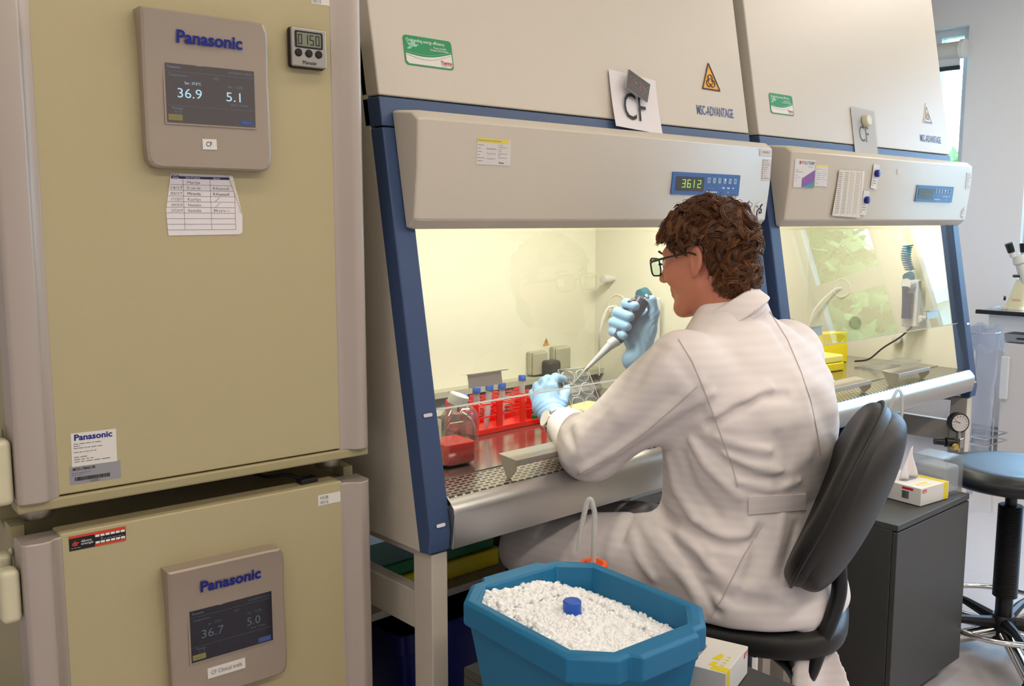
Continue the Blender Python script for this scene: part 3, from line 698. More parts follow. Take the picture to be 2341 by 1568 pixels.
    mb.prism(low+[(a-.003, -b+.008), (a-.009, -b+.003), (-a+.009, -b+.003), (-a+.003, -b+.008)], q, 0, .0012, 'sticker_white')
    mb.tube([q.p(x, y+.0035, .0012) for x, y in low], .0005, 'green_leaf', 4); mb.tube([q.p(x, y-.002-.004*math.sin((x+.06)*26), .0014) for x, y in low], .0005, 'ink_light', 4)
    mb.text('Outstanding energy efficiency', q.at(-.006, .021), .0095, 'ink_white', z=.001, w=.098); mb.text('Thermo Scientific', q.at(.030, .0115), .0055, 'ink_white', z=.001, w=.034); mb.text('Biological Safety Cabinets', q.at(.028, .0065), .0055, 'ink_white', z=.001, w=.046)
    for an in (20, 60, 100, 150, 200): 
        c, s_ = math.cos(R(an)), math.sin(R(an)); mb.prism([(-.040, .008), (-.040+.008*c-.003*s_, .008+.008*s_+.003*c), (-.040+.017*c, .008+.017*s_), (-.040+.008*c+.003*s_, .008+.008*s_-.003*c)], q, 0, .0012, 'green_leaf')
    mb.text('Thermo', q.at(.043, -.0175), .0095, 'ink_red', z=.0016, bold=.03, w=.030); mb.text('SCIENTIFIC', q.at(.044, -.0225), .004, 'ink_grey', z=.0016, w=.028); mb.bars(q, .030, .055, -.0265, 1, .003, .0007, 'ink_red', z=.0015, seed=3)
    mb.build('efficiency_sticker', up, label='green and white sticker with red Thermo lettering')
    q = uf(1.098, 1.786); mb = MB(); s = .043
    if k == 0:
        mb.prism([(0, s), (-s*.98, -s*.8), (s*.98, -s*.8)], q, 0, .0006, 'warn_orange'); 
        for (a, b, c, d) in ((0, s*.93, -s*.90, -s*.74), (-s*.90, -s*.74, s*.90, -s*.74), (s*.90, -s*.74, 0, s*.93)): mb.tube([q.p(a, b, .0005), q.p(c, d, .0005)], .0022, 'label_black', 4)
        biohazard(mb, q.at(0, -s*.24), s*.62, 'label_black')
    else:
        mb.prism([(0, s*.9), (-s*.9, -s*.8), (s*.9, -s*.8)], q, 0, .0012, 'sticker_clear'); mb.prism([(0, s*.5), (-s*.6, -s*.6), (s*.6, -s*.6)], q, 0, .0016, 'paper_cream')
        for (a, b, c, d) in ((0, s*.6, -s*.65, -s*.66), (s*.65, -s*.66, 0, s*.6)): mb.tube([q.p(a, b, .001), q.p(c, d, .001)], .0016, 'ink_grey', 4)
        mb.obox(q, -s*.7, s*.7, -s*.76, -s*.68, 0, .002, 'ink_blue'); biohazard(mb, q.at(0, -s*.25, .0006), s*.45, 'ink_grey')
    mb.build('biohazard_sticker', up, label='triangular biohazard sticker')
    q = uf(1.105, 1.694); mb = MB(); mb.text('MSC-ADVANTAGE', q.at(0, 0), .036, 'ink_blue', w=.165, bold=.012); mb.build('lettering', up)
    # sockets on the back wall, warning triangle
    Yb = .6995; q = Fr((0, Yb, D))
    for i, x in enumerate((.930, 1.030)):
        mb = MB(); mb.obox(q.at(x, .970 if i else .964), -.034, .034, -.037, .037, 0, .022, 'socket_grey'); s_ = mb.build('socket', r, .006, 3)
        mb = MB(); qq = q.at(x, .970 if i else .964, .023); 
        if i == 0: qq.n = Vector((-.12, -1, -.1)).normalized()
        mb.obox(qq, -.031, .031, -.036, .034, .0, .010, 'socket_grey'); mb.build('lid', s_, .006, 3)
    mb = MB(); qq = q.at(.982, 1.022); mb.prism([(0, .013), (-.013, -.010), (.013, -.010)], qq, 0, .0008, 'ink_grey'); mb.prism([(0, .011), (-.0112, -.009), (.0112, -.009)], qq, 0, .0011, 'warn_orange'); mb.obox(qq, -.0012, .0012, -.002, .006, 0, .0015, 'label_black'); mb.obox(qq, -.0012, .0012, -.006, -.004, 0, .0015, 'label_black')
    mb.build('warning_sticker', r)
    # right inner wall: service ports and taps
    q = Fr((WID-.0505, 0, D), (0, 1, 0), (0, 0, 1)); q.n = Vector((-1, 0, 0))
    mb = MB(); mb.lathe([(.040, 0), (.040, .003), (.036, .004), (.034, .002)], 'hood_interior', q.p(.60 if k == 0 else .545, 1.128), (-1, 0, 0), 32); mb.build('service_port', r)
    mb = MB(); mb.tube(bez([q.p(.60, 1.128, .005), q.p(.61, 1.12, .04), q.p(.62, 1.05, .06), q.p(.65, .97, .03), q.p(.66, .90, .02)] if k == 0 else [q.p(.545, 1.128, .005), q.p(.56, 1.12, .04), q.p(.60, 1.05, .10), q.p(.62, .97, .12), q.p(.64, .90, .12)], 8), .0045, 'white_plastic', 8); mb.build('suction_hose', r)
    mb = MB(); mb.lathe([(.026, 0), (.026, .003), (.0, .003)], 'socket_grey', q.p(.48, .992), (-1, 0, 0), 28); mb.build('blanking_disc', r)
    mb = MB(); mb.lathe([(.012, 0), (.012, .02), (.018, .02), (.018, .034), (.010, .036)], 'off_white', q.p(.29, .945), (-1, 0, 0), 20); mb.build('tap_knob', r)
    mb = MB(); mb.lathe([(.010, 0), (.010, .02), (.014, .022), (.014, .05), (.004, .052)], 'off_white', q.p(.62 if k == 0 else .20, 1.216 if k == 0 else 1.03), (-1, 0, 0), 16); mb.build('gas_tap', r)
    l = area('cabinet_lamp_light', (HX+k*HP+WID/2, HY+.205, 1.53), (R(12), 0, 0), WID-.25, .05, 10.5 if k == 0 else 8, (1, .95, .85))
    return r
safety_cabinet(0, 'safety cabinet beside the incubators, its green display reading 3612')
safety_cabinet(1, 'safety cabinet farther from the incubators, with a POLYTEMP sticker on its front')
def stand(k, label):
    r = thing('cabinet_stand', label, 'stand', (HX+k*HP, HY, 0)); B = 'hood_beige'
    for nm, x0, x1 in (('a', .012, .052), ('b', WID-.052, WID-.012)):
        for y0, y1 in ((.020, .082), (.66, .72)):
            lg = MB().box((x0, y0, .012), (x1, y1, .744), B).build('leg', r, .003)
            MB().lathe([(.022, 0), (.022, .008), (.010, .011)], 'black_rubber', ((x0+x1)/2, (y0+y1)/2, .001)).build('foot', lg)
        MB().box((x0+.004, .082, .570), (x1-.004, .66, .650), B).build('side_rail', r, .003)
        MB().box((x0+.004, .0825, .728), (x1-.004, .66, .7445), B).build('bracket', r, .002)
    MB().box((.052, .665, .40), (WID-.052, .70, .44), B).build('back_rail', r, .003)
    MB().box((.052, .668, .18), (WID-.052, .684, .398), 'grey_panel').build('back_panel', r)
    return r
stand(0, 'cream steel stand under the safety cabinet next to the incubators')
stand(1, 'cream steel stand with the pressure gauge, under the farther safety cabinet')

# ================================================================ papers and magnets on the cabinets
def uw(k, x, z): return Fr((HX+k*HP+x, HY+FY(z)-.0008, z), (1, 0, 0), (0, SL, 1))
def sheet(k, x, z, w, h, ang, label, mk, name='paper_sheet', cat='paper', off=.0):
    q = uw(k, x, z); t = thing(name, label, cat, q.p(0, -h/2, off)); g = q.at(0, 0, off).rot(ang); g.o = g.o - Vector(t.location); mb = MB(); mk(mb, g, w, h); mb.build('sheet', t); return t
def mk_cf(mb, g, w, h):
    n = 10
    for i in range(n):        # gently bowed sheet
        y0, y1 = -h/2+h*i/n, -h/2+h*(i+1)/n; b = lambda y: .004+.010*(abs(y-h/2)/h)**2
        vs = [g.p(-w/2, y0, b(y0)), g.p(w/2, y0, b(y0)), g.p(w/2, y1, b(y1)), g.p(-w/2, y1, b(y1))]; mb.add(vs, [(0, 1, 2, 3)], 'paper_white'); mb.add([v-g.n*.0007 for v in vs], [(3, 2, 1, 0)], 'paper_white')
    mb.text('CF', g.at(-.012, -.018, .0125), .095, 'ink_black', w=.082)
sheet(0, .765, 1.690, .175, .142, -3.5, 'white sheet lettered CF propped above the nearer cabinet display', mk_cf)
def mk_photo(mb, g, w, h):
    mb.obox(g, -w/2, w/2, -h/2, h/2, 0, .004, 'ink_light'); mb.obox(g, -w/2+.001, w/2-.001, -h/2+.001, h/2-.001, .003, .0046, 'photo_dark')
    rd = random.Random(3)
    for i in range(60): x = rd.uniform(-w*.42, w*.42); y = rd.gauss(-.002, h*.14); s = rd.uniform(.0006, .0022); mb.obox(g, x, x+s, max(-h*.45, y), min(h*.45, y+s), .004, .0050, rd.choice(['photo_specks', 'green_leaf', 'ink_light', 'orange_red']))
sheet(0, .762, 1.727, .082, .050, -22, 'dark night photo magnet pinning the CF sheet', mk_photo, 'photo_magnet', 'magnet', .020)
def mk_cf2(mb, g, w, h):
    mb.obox(g, -w/2, w/2, -h/2, h/2, 0, .0006, 'paper_white'); mb.text('CF', g.at(-.006, -.010, .001), .075, 'ink_black', w=.062)
    mb.obox(g, -w/2-.004, w/2+.004, -h/2-.003, h/2+.003, .003, .0036, 'clear_plastic')
sheet(1, .615, 1.690, .150, .150, -2, 'white CF sheet in a clear plastic sleeve on the farther cabinet', mk_cf2, off=.001)
q = uw(1, .617, 1.725); t = thing('round_magnet', 'round cream magnet holding the sleeved CF sheet', 'magnet', q.p(0, 0, .006)); MB().lathe([(.020, 0), (.020, .010), (.017, .016), (.016, .017)], 'cream_plastic', (0, 0, 0), q.n, 28).build('disc', t)
def cfw(k, x, z):
    y = .062+(1.596-z)*.0455 if z > 1.508 else .066+(1.508-z)*.1132
    return Fr((HX+k*HP+x, HY+y-.0012, z), (1, 0, 0), (0, -.0455 if z > 1.508 else -.1132, 1))
q = cfw(1, .345, 1.482); q.v = Vector((0, -.07, 1)).normalized(); q.n = q.u.cross(q.v); q.o += q.n*.004
t = thing('paper_sheet', 'printed table sheet hanging on the control box of the farther cabinet', 'paper', q.p(0, -.075)); q.o -= Vector(t.location); mb = MB()
mb.prism([(-.070, .070), (.080, .073), (.083, -.060), (.083, -.072), (-.084, -.066), (-.076, .0)], q, 0, .0008, 'paper_cream')
mb.prism([(.065, .073), (.080, .073), (.083, -.060)], q, .0008, .002, 'paper_white')
for c in range(4):
    for i in range(21): mb.obox(q, -.068+c*.036+(i % 2)*.001, -.050+c*.036, .062-i*.006, .0635-i*.006, .0008, .0013, 'ink_light' if c > 1 else 'ink_grey')
for x in (-.072, -.036, 0, .036): mb.obox(q, x, x+.0005, -.064, .068, .0008, .0012, 'ink_light')
mb.build('sheet', t)
for (x, z, ang, lb, lm) in ((.500, 1.545, -6, 'small clear note card tilted under the upper blue magnet', 'small round blue magnet, the upper of two on the farther cabinet'), (.455, 1.462, -3, 'small white note strip under the lower blue magnet', 'small round blue magnet, the lower of two on the farther cabinet')):
    q = cfw(1, x, z); q.o += q.n*.002; t = thing('note_card', lb, 'paper', q.p(0, -.04)); g = Fr(q.o-Vector(t.location)); g.u, g.v, g.n = q.u, q.v, q.n; g = g.rot(ang)
    mb = MB(); mb.obox(g, -.018, .020, -.044, .032, 0, .0007, 'sticker_white'); mb.bars(g, -.014, .014, -.014, 4, .007, .002, 'ink_grey', z=.001, seed=4); mb.build('card', t)
    m_ = thing('round_magnet', lm, 'magnet', q.p(.002, .004, .0012)); MB().lathe([(.0105, 0), (.0115, .004), (.0115, .010), (.010, .011)], 'brand_blue', (0, 0, 0), q.n, 24).build('disc', m_)
# ================================================================ things inside the first cabinet
TZ = .8555
def armrest(x, y, label, ln=.235):
    t = thing('armrest', label, 'armrest', (x, y, TZ-.0015))
    mb = MB(); mb.profx([(0, .030), (.002, .042), (.060, .047), (.060, .0445), (.004, .0395), (.003, .029)], 0, ln, 'satin_steel'); mb.build('top_plate', t, .0008)
    for xx in (0.0, ln-.0024):
        MB().profx([(.004, .040), (.004, .018), (.022, .0), (.034, .0), (.044, .018), (.058, .0445)], xx, xx+.0024, 'satin_steel').build('end_bracket', t)
    return t
armrest(1.322, 1.452, 'steel armrest clipped on the front grille under the left elbow')
armrest(2.622, 1.452, 'steel armrest on the farther cabinet grille, partly behind the white coat')
armrest(3.035, 1.452, 'steel armrest on the farther cabinet grille, in front of the clear trays')
# bottle of red medium
t = thing('medium_bottle', 'square clear bottle a third full of red liquid with a tilted white cap', 'bottle', (1.305, 1.655, TZ), R(-4))
def sq(w, z, r_, n=5, dy=0): return [(x, y+dy, z) for x, y in rrect(-w, w, -w, w, r_, n)]
def loft(mb, rings, m, cap0=True, cap1=True):
    n = len(rings[0]); vs = [p for r_ in rings for p in r_]; fs = [(i*n+k, i*n+(k+1) % n, (i+1)*n+(k+1) % n, (i+1)*n+k) for i in range(len(rings)-1) for k in range(n)]
    if cap0: fs.append(tuple(range(n-1, -1, -1)))
    if cap1: fs.append(tuple(range((len(rings)-1)*n, len(rings)*n)))
    return mb.add(vs, fs, m, True)
mb = MB(); loft(mb, [sq(.036, .001, .008), sq(.043, .008, .010), sq(.043, .085, .010), sq(.036, .105, .010), sq(.022, .122, .012), sq(.019, .126, .018), sq(.019, .136, .018)], 'bottle_plastic', True, False); bo = mb.build('bottle', t, ang=50)
mb = MB(); loft(mb, [sq(.034, .003, .008), sq(.0415, .010, .010), sq(.0415, .052, .010)], 'red_medium'); mb.build('liquid', t, ang=50)
q = Fr((-.0432, .004, .080), (0, -1, 0), (0, 0, 1)); mb = MB(); mb.obox(q, -.026, .030, -.016, .030, 0, .0006, 'sticker_white'); mb.bars(q, -.02, .024, .018, 4, .008, .0015, 'ink_grey', z=.001, seed=3); mb.build('label', t)
mb = MB(); mb.lathe([(.0215, 0), (.0225, .003), (.0225, .022), (.021, .024)], 'white_plastic', (.012, -.004, .134), (.28, -.18, .9), 28); mb.build('cap', t)
t = thing('medium_bottle', 'taller clear bottle with a blue-banded neck standing behind the red liquid bottle', 'bottle', (1.395, 1.735, TZ), R(12))
mb = MB(); loft(mb, [sq(.030, .001, .008), sq(.034, .006, .010), sq(.034, .088, .010), sq(.026, .104, .010), sq(.014, .112, .013), sq(.014, .122, .013)], 'bottle_plastic', True, False); mb.build('bottle', t, ang=50)
MB().lathe([(.018, .116), (.019, .118), (.019, .134), (.017, .136)], 'cap_blue').build('cap', t)
# red tube rack
RX, RY, RA = 1.640, 1.880, R(2)
t = thing('tube_rack', 'red wire-cell tube rack holding blue-capped tubes on the steel tray', 'rack', (RX, RY, TZ), RA)
L2, W2, RH = .125, .052, .082
for z, nm in ((.078, 'top_grid'), (.046, 'middle_grid')):
    mb = MB(); 
    for i in range(8): x = -L2+i*(2*L2/7); mb.box((x-.0014, -W2, z-.003), (x+.0014, W2, z), 'rack_red')
    for j in range(4): y = -W2+j*(2*W2/3); mb.box((-L2, y-.0014, z-.003), (L2, y+.0014, z), 'rack_red')
    mb.build(nm, t)
mb = MB(); mb.box((-L2-.004, -W2-.003, 0), (L2+.004, W2+.003, .003), 'rack_red'); mb.box((-L2-.004, -W2-.004, 0), (L2+.004, -W2-.0, .014), 'rack_red'); mb.box((-L2-.004, W2, 0), (L2+.004, W2+.004, .014), 'rack_red'); mb.build('base', t, .001)
for x in (-L2, -.042, .042, L2):
    for s in (-1, 1): MB().box((x-.010, s*(W2+.0015)-.002, .003), (x+.010, s*(W2+.0015)+.002, RH), 'rack_red').build('post', t, .0008)
for s in (-1, 1): MB().box((s*(L2+.001)-.002, -.016, .003), (s*(L2+.001)+.002, .016, RH), 'rack_red').build('post', t, .0008)
# conical tubes
def ctube(x, y, dx, dy, z0, label, liquid=False):
    ax = Vector((dx, dy, 1)).normalized(); o = Vector((x, y, z0)); t = thing('conical_tube', label, 'tube', o, 0, 'blue-capped tubes in the red rack')
    mb = MB(); mb.lathe([(.001, .001), (.003, .003), (.0078, .022), (.0082, .095), (.0085, .108)], 'milky_plastic', (0, 0, 0), ax, 20); mb.build('barrel', t)
    MB().lathe([(.0105, .104), (.0108, .105), (.0108, .117), (.0098, .119)], 'cap_blue', (0, 0, 0), ax, 24).build('cap', t)
ci_, si_ = math.cos(RA), math.sin(RA)
for (lx, ly, dx, dy, lb) in ((-.107, -.035, .0, -.02, 'blue-capped tube at the end of the red rack next to the bottles'), (-.069, -.030, .16, .05, 'blue-capped tube leaning in the red rack, second from the bottles'), (-.018, -.034, .03, 0, 'upright blue-capped tube in the middle of the red rack'), (.105, .012, .05, .05, 'blue-capped tube at the rack end next to the gloved hand')):
    ctube(RX+lx*ci_-ly*si_, RY+lx*si_+ly*ci_, dx, dy, TZ+.004, lb)
# yellow lidded tip box, green and red caps beside it
t = thing('tip_box', 'pale yellow lidded tip box on the tray behind the forearm', 'box', (1.835, 1.735, TZ), R(8))
MB().box((-.062, -.042, 0), (.062, .042, .030), 'yellow_plastic').build('base', t, .004); MB().box((-.060, -.040, .030), (.060, .040, .052), 'pale_yellow').build('lid', t, .005)
t = thing('cap_green', 'small green pot standing by the red rack end', 'pot', (1.757, 1.852, TZ)); t.name = 'sample_pot'
MB().lathe([(.013, 0), (.014, .004), (.014, .018), (.012, .020)], 'green_plastic', seg=20).build('shell', t)
t = thing('sample_pot', 'small red pot in front of the green one by the rack', 'pot', (1.752, 1.812, TZ)); MB().lathe([(.012, 0), (.013, .003), (.013, .014), (.011, .016)], 'rack_red', seg=20).build('shell', t)
# plug on the first socket
t = thing('power_plug', 'black power adapter plugged into the nearer wall socket of the cabinet', 'plug', (HX+.958, HY+.652, .905))
MB().obox(Fr((0, 0, .030)), -.026, .026, -.037, .037, -.022, .022, 'plug_black').build('adapter', t, .010, 4)
MB().tube(bez([(0, 0, -.004), (.0, 0, -.018), (.004, .0, -.03), (.012, -.004, -.045)], 5), .004, 'black_rubber', 8).build('cable', t)
# pipette controllers hung in the cabinets
def controller(x, y, z, label, coil):
    t = thing('pipette_controller', label, 'pipette controller', (x, y, z))
    MB().box((-.010, -.030, -.13), (.022, .030, .05), 'device_white').build('charging_stand', t, .006, 3)
    MB().tube([(-.03, 0, .0), (-.032, 0, -.05), (-.030, 0, -.095)], [.020, .017, .018], 'pipette_dark', 16).build('handle', t)
    MB().tube([(-.05, 0, .035), (-.02, 0, .035), (.0, 0, .033)], [.020, .024, .022], 'device_white', 18).build('housing', t)
    MB().tube([(-.045, 0, .06), (-.02, 0, .062), (.0, 0, .055)], [.016, .020, .012], 'teal_device', 16).build('motor_cap', t)
    MB().tube([(-.048, 0, .025), (-.052, 0, .0), (-.052, 0, -.018)], [.014, .010, .006], 'pipette_dark', 14).build('nosepiece', t)
    if coil:
        MB().tube([(-.02-.04*math.sin(a/14)+.016*math.cos(a*2), .016*math.sin(a*2), .085+a*.0028) for a in np.linspace(0, 34, 260)], .0026, 'teal_device', 6).build('coil_cord', t)
    return t
controller(2.235, 1.86, 1.12, 'white and blue pipette controller on the wall inside the nearer cabinet, behind the chin', False)
c2 = controller(3.535, 1.66, 1.13, 'white and teal pipette controller with a coiled cord in the farther cabinet', True)
MB().tube(bez([(-.002, -.01, -.13), (-.03, .02, -.17), (-.08, .06, -.21), (-.11, .10, -.255), (-.16, .13, -.262)], 8), .0035, 'black_rubber', 8).build('charger_cable', c2)
# ================================================================ things inside the farther cabinet
t = thing('waste_rack', 'tall bright yellow perforated box standing on its side in the farther cabinet', 'box', (3.33, 1.895, TZ), R(-10))
mb = MB(); mb.box((-.10, -.030, 0), (.10, -.026, .115), 'yellow_plastic'); mb.box((-.10, .036, 0), (.10, .040, .115), 'yellow_plastic'); mb.box((-.10, -.030, .111), (.10, .040, .115), 'yellow_plastic'); mb.box((.096, -.030, 0), (.10, .040, .115), 'yellow_plastic'); mb.box((-.10, -.030, 0), (-.096, .040, .115), 'yellow_plastic'); mb.build('shell', t, .002)
mb = MB(); 
for i in range(4): mb.lathe([(.0045, 0), (.0045, .0008)], 'pale_yellow', (-.07+i*.045, -.030, .082), (0, -1, 0), 14)
mb.build('vent_holes', t); 
t.name = 'yellow_box'
t = thing('tip_box', 'low yellow tip box with a translucent lid in front of the tall yellow box', 'box', (3.165, 1.80, TZ), R(-6))
MB().box((-.060, -.045, 0), (.060, .045, .030), 'yellow_plastic').build('base', t, .004); MB().box((-.058, -.043, .0305), (.058, .043, .058), 'pale_yellow').build('lid', t, .006)
t = thing('red_tray', 'small red tray just showing past the white coat in the farther cabinet', 'tray', (3.16, 1.93, TZ)); MB().box((-.05, -.03, 0), (.05, .03, .055), 'rack_red').build('shell', t, .004); t.name = 'small_tray'
for i, (x, y, a, lb) in enumerate(((3.37, 1.68, -4, 'clear flat plastic tray nearer the yellow box'), (3.47, 1.645, 3, 'clear flat plastic tray resting against the armrest'))):
    t = thing('clear_tray', lb, 'tray', (x, y, TZ+i*.0125), R(a)); mb = MB(); mb.box((-.062, -.042, 0), (.062, .042, .002), 'clear_plastic')
    for b in (((-.062, -.042, .002), (.062, -.040, .012)), ((-.062, .040, .002), (.062, .042, .012)), ((-.062, -.04, .002), (-.060, .04, .012)), ((.060, -.04, .002), (.062, .04, .012))): mb.box(*b, 'clear_plastic')
    mb.build('tray', t)
for x, y, lb in ((2.86, 1.60, 'small white vial with a blue end lying by the armrest, nearest the coat'), (2.90, 1.615, 'small blue and white vial beside the other one on the farther tray')):
    t = thing('sample_vial', lb, 'vial', (x, y, TZ+.006)); MB().lathe([(.006, 0), (.006, .022)], 'white_plastic', ax=(1, .3, 0), seg=14).build('shell', t); MB().lathe([(.0065, -.003), (.0065, .003)], 'cap_blue', ax=(1, .3, 0), seg=14).build('end_ring', t)

# ================================================================ signed-distance modelling for soft and organic shapes
def V3(*a): return np.array(a, float)
def s_seg(P, a, b, ra, rb=None, sq=None):
    a = np.asarray(a, float); b = np.asarray(b, float); rb = ra if rb is None else rb; ab = b-a
    t = np.clip(((P-a)@ab)/(ab@ab), 0, 1)[:, None]; return np.linalg.norm(P-a-t*ab, axis=1)-(ra+(rb-ra)*t[:, 0])
def s_ell(P, c, r, M=None):
    q = P-np.asarray(c, float); q = q@M if M is not None else q; r = np.asarray(r, float)
    k0 = np.linalg.norm(q/r, axis=1); k1 = np.linalg.norm(q/(r*r), axis=1)+1e-9; return k0*(k0-1)/k1
def s_box(P, c, h, rad, M=None):
    q = P-np.asarray(c, float); q = q@M if M is not None else q; q = np.abs(q)-(np.asarray(h, float)-rad)
    return np.linalg.norm(np.maximum(q, 0), axis=1)+np.minimum(q.max(1), 0)-rad
def smin(a, b, k): h = np.clip(.5+.5*(b-a)/k, 0, 1); return b*(1-h)+a*h-k*h*(1-h)
def smax(a, b, k): return -smin(-a, -b, k)
def polymesh(f, lo, hi, h, blk=8, margin=1.0):
    """surface nets over a block-sparse grid"""
    lo = np.asarray(lo, float); hi = np.asarray(hi, float); n = (np.ceil((hi-lo)/h/blk).astype(int))*blk+1
    g = np.full(n, 1.0, np.float32); nb = (n-1)//blk
    ix = np.stack(np.meshgrid(*[np.arange(k) for k in nb], indexing='ij'), -1).reshape(-1, 3)
    cen = lo+(ix+.5)*blk*h; d = f(cen); hot = np.abs(d) < blk*h*.9*margin+h*2
    for b, dd in zip(ix[~hot], d[~hot]):
        if dd < 0: s = b*blk; g[s[0]:s[0]+blk+1, s[1]:s[1]+blk+1, s[2]:s[2]+blk+1] = -1
    loc = np.stack(np.meshgrid(*[np.arange(blk+1)]*3, indexing='ij'), -1).reshape(-1, 3); hb = ix[hot]
    for i in range(0, len(hb), 60):
        c = hb[i:i+60]; idx = (c[:, None, :]*blk+loc[None]).reshape(-1, 3); v = f(lo+idx*h)
        g[idx[:, 0], idx[:, 1], idx[:, 2]] = v
    s = g < 0; cnt = np.zeros(np.array(g.shape)-1, np.int8)
    for dx in (0, 1):
        for dy in (0, 1):
            for dz in (0, 1): cnt += s[dx:s.shape[0]-1+dx, dy:s.shape[1]-1+dy, dz:s.shape[2]-1+dz]
    act = (cnt > 0) & (cnt < 8); cell = np.argwhere(act); vid = np.full(cnt.shape, -1, np.int32); vid[act] = np.arange(len(cell))
    pos = np.zeros((len(cell), 3)); w = np.zeros(len(cell)); cr = [(x, y, z) for x in (0, 1) for y in (0, 1) for z in (0, 1)]
    for a in cr:
        for ax in range(3):
            if a[ax] == 0:
                b = list(a); b[ax] = 1
                ga = g[cell[:, 0]+a[0], cell[:, 1]+a[1], cell[:, 2]+a[2]]; gb = g[cell[:, 0]+b[0], cell[:, 1]+b[1], cell[:, 2]+b[2]]
                m = (ga < 0) != (gb < 0); t = np.where(m, ga/(ga-gb+1e-12), 0)
                p = np.tile(np.array(a, float), (len(cell), 1)); p[:, ax] += t; pos[m] += p[m]; w += m
    pos = lo+(cell+pos/w[:, None])*h; faces = []
    for ax in range(3):
        sl = [slice(None)]*3; sl2 = [slice(None)]*3; sl[ax] = slice(0, -1); sl2[ax] = slice(1, None)
        A = s[tuple(sl)]; B = s[tuple(sl2)]; e = np.argwhere(A != B); u, v = [(1, 2), (2, 0), (0, 1)][ax]
        e = e[(e[:, u] > 0) & (e[:, v] > 0) & (e[:, u] < g.shape[u]-1) & (e[:, v] < g.shape[v]-1)]
        du = np.zeros(3, int); du[u] = 1; dv = np.zeros(3, int); dv[v] = 1
        q = [e, e-du, e-du-dv, e-dv]; q = np.stack([vid[x[:, 0], x[:, 1], x[:, 2]] for x in q], 1)
        fl = A[e[:, 0], e[:, 1], e[:, 2]]; q[~fl] = q[~fl][:, ::-1]; faces.append(q[(q >= 0).all(1)])
    return pos, np.concatenate(faces)
def sdf_obj(name, f, lo, hi, h, m, parent=None, label=None, smooth=2, margin=1.0):
    v, q = polymesh(f, lo, hi, h, margin=margin)
    if smooth:      # light Laplacian relax
        e = np.concatenate([q[:, [0, 1]], q[:, [1, 2]], q[:, [2, 3]], q[:, [3, 0]]]); 
        for _ in range(smooth):
            acc = np.zeros_like(v); c = np.zeros(len(v)); np.add.at(acc, e[:, 0], v[e[:, 1]]); np.add.at(acc, e[:, 1], v[e[:, 0]]); np.add.at(c, e[:, 0], 1); np.add.at(c, e[:, 1], 1)
            v = v*.5+acc/np.maximum(c, 1)[:, None]*.5
    if parent is not None:
        inv = np.array(parent.matrix_basis.inverted()); v = v@inv[:3, :3].T+inv[:3, 3]
    me = bpy.data.meshes.new(name); me.from_pydata(v.tolist(), [], q.tolist()); me.materials.append(MATS[m])
    me.polygons.foreach_set('use_smooth', [True]*len(me.polygons))
    o = bpy.data.objects.new(name, me); COL.objects.link(o)
    if parent is not None: o.parent = parent
    if label: o['label'] = label
    return o
def march(f, u, v, t0=1.0, t1=3.5):
    d = ray(u, v); t = t0
    for _ in range(160):
        s = f((CAM+d*t)[None])[0]
        if s < .0008: return CAM+d*t
        t += s*.7
        if t > t1: return None
    return CAM+d*t
# ================================================================ pedestals, ice bucket, wipes
def pedestal(x0, x1, y0, y1, z1, label):
    t = thing('drawer_pedestal', label, 'cabinet', ((x0+x1)/2, (y0+y1)/2, 0)); a, b = (x1-x0)/2, (y1-y0)/2
    MB().box((-a, -b+.016, .05), (a, b, z1-.018), 'ped_grey').build('carcass', t, .002)
    MB().box((-a, -b, z1-.018), (a, b, z1), 'ped_grey').build('top_panel', t, .002)
    MB().box((-a+.001, -b, .055), (a-.001, -b+.015, z1-.022), 'ped_grey').build('front_panel', t, .002)
    for x in (-a+.04, a-.04):
        for y in (-b+.06, b-.06): MB().lathe([(.022, -.008), (.024, -.004), (.024, .004), (.022, .008)], 'black_rubber', (x, y, .026), (1, 0, 0), 20).build('castor', t)
    return t
pedestal(1.05, 1.445, .78, 1.30, .58, 'dark grey drawer pedestal carrying the blue ice bucket')
pedestal(2.445, 2.905, 1.15, 1.72, .58, 'dark grey pedestal behind the black office chair')
def bucket(x, y, z, rz, label, hh=.18, m='bucket_blue'):
    t = thing('ice_bucket', label, 'bucket', (x, y, z), rz)
    def oc(a, b, c, lug=0):
        k1, k2 = .072, .062
        p = [(a, -b+c), (a, b-c), (a-c, b)]
        if lug: p += [(k1, b), (k2, b+lug), (-k2, b+lug), (-k1, b)]
        else: p += [(k1, b), (k2, b), (-k2, b), (-k1, b)]
        p += [(-a+c, b), (-a, b-c), (-a, -b+c), (-a+c, -b)]
        p += [(-k1, -b), (-k2, -b-lug), (k2, -b-lug), (k1, -b), (a-c, -b)]
        return p
    A, B = .152, .186
    # rotate so that the list wraps consistently
    R_ = lambda a, b, c, lug, zz: [(px, py, zz) for px, py in oc(a, b, c, lug)]
    rings = [R_(.118, .148, .03, 0, .004), R_(.112, .142, .03, 0, 0)][::-1]+[R_(.139, .172, .04, 0, hh-.045), R_(A-.003, B-.003, .053, .016, hh-.045), R_(A, B, .054, .017, hh-.040), R_(A, B, .054, .017, hh-.005), R_(A-.006, B-.006, .052, .016, hh), R_(.132, .165, .045, 0, hh), R_(.128, .161, .045, 0, hh-.005), R_(.112, .142, .03, 0, .012)]
    mb = MB(); loft(mb, rings, m); mb.build('tub', t, .003, 2, ang=28)
    return t
BK = (1.112, 1.058, .582); bucket(*BK, R(-4), 'blue foam ice bucket heaped with white ice pellets in the foreground')
bz = BK[2]
def heap(x, y): return .150+.020*math.exp(-((x+.01)**2+(y-.02)**2)/.012)-.03*max(0, x-.03)/.1-.0*y+.012*math.exp(-((x+.1)**2)/.003)
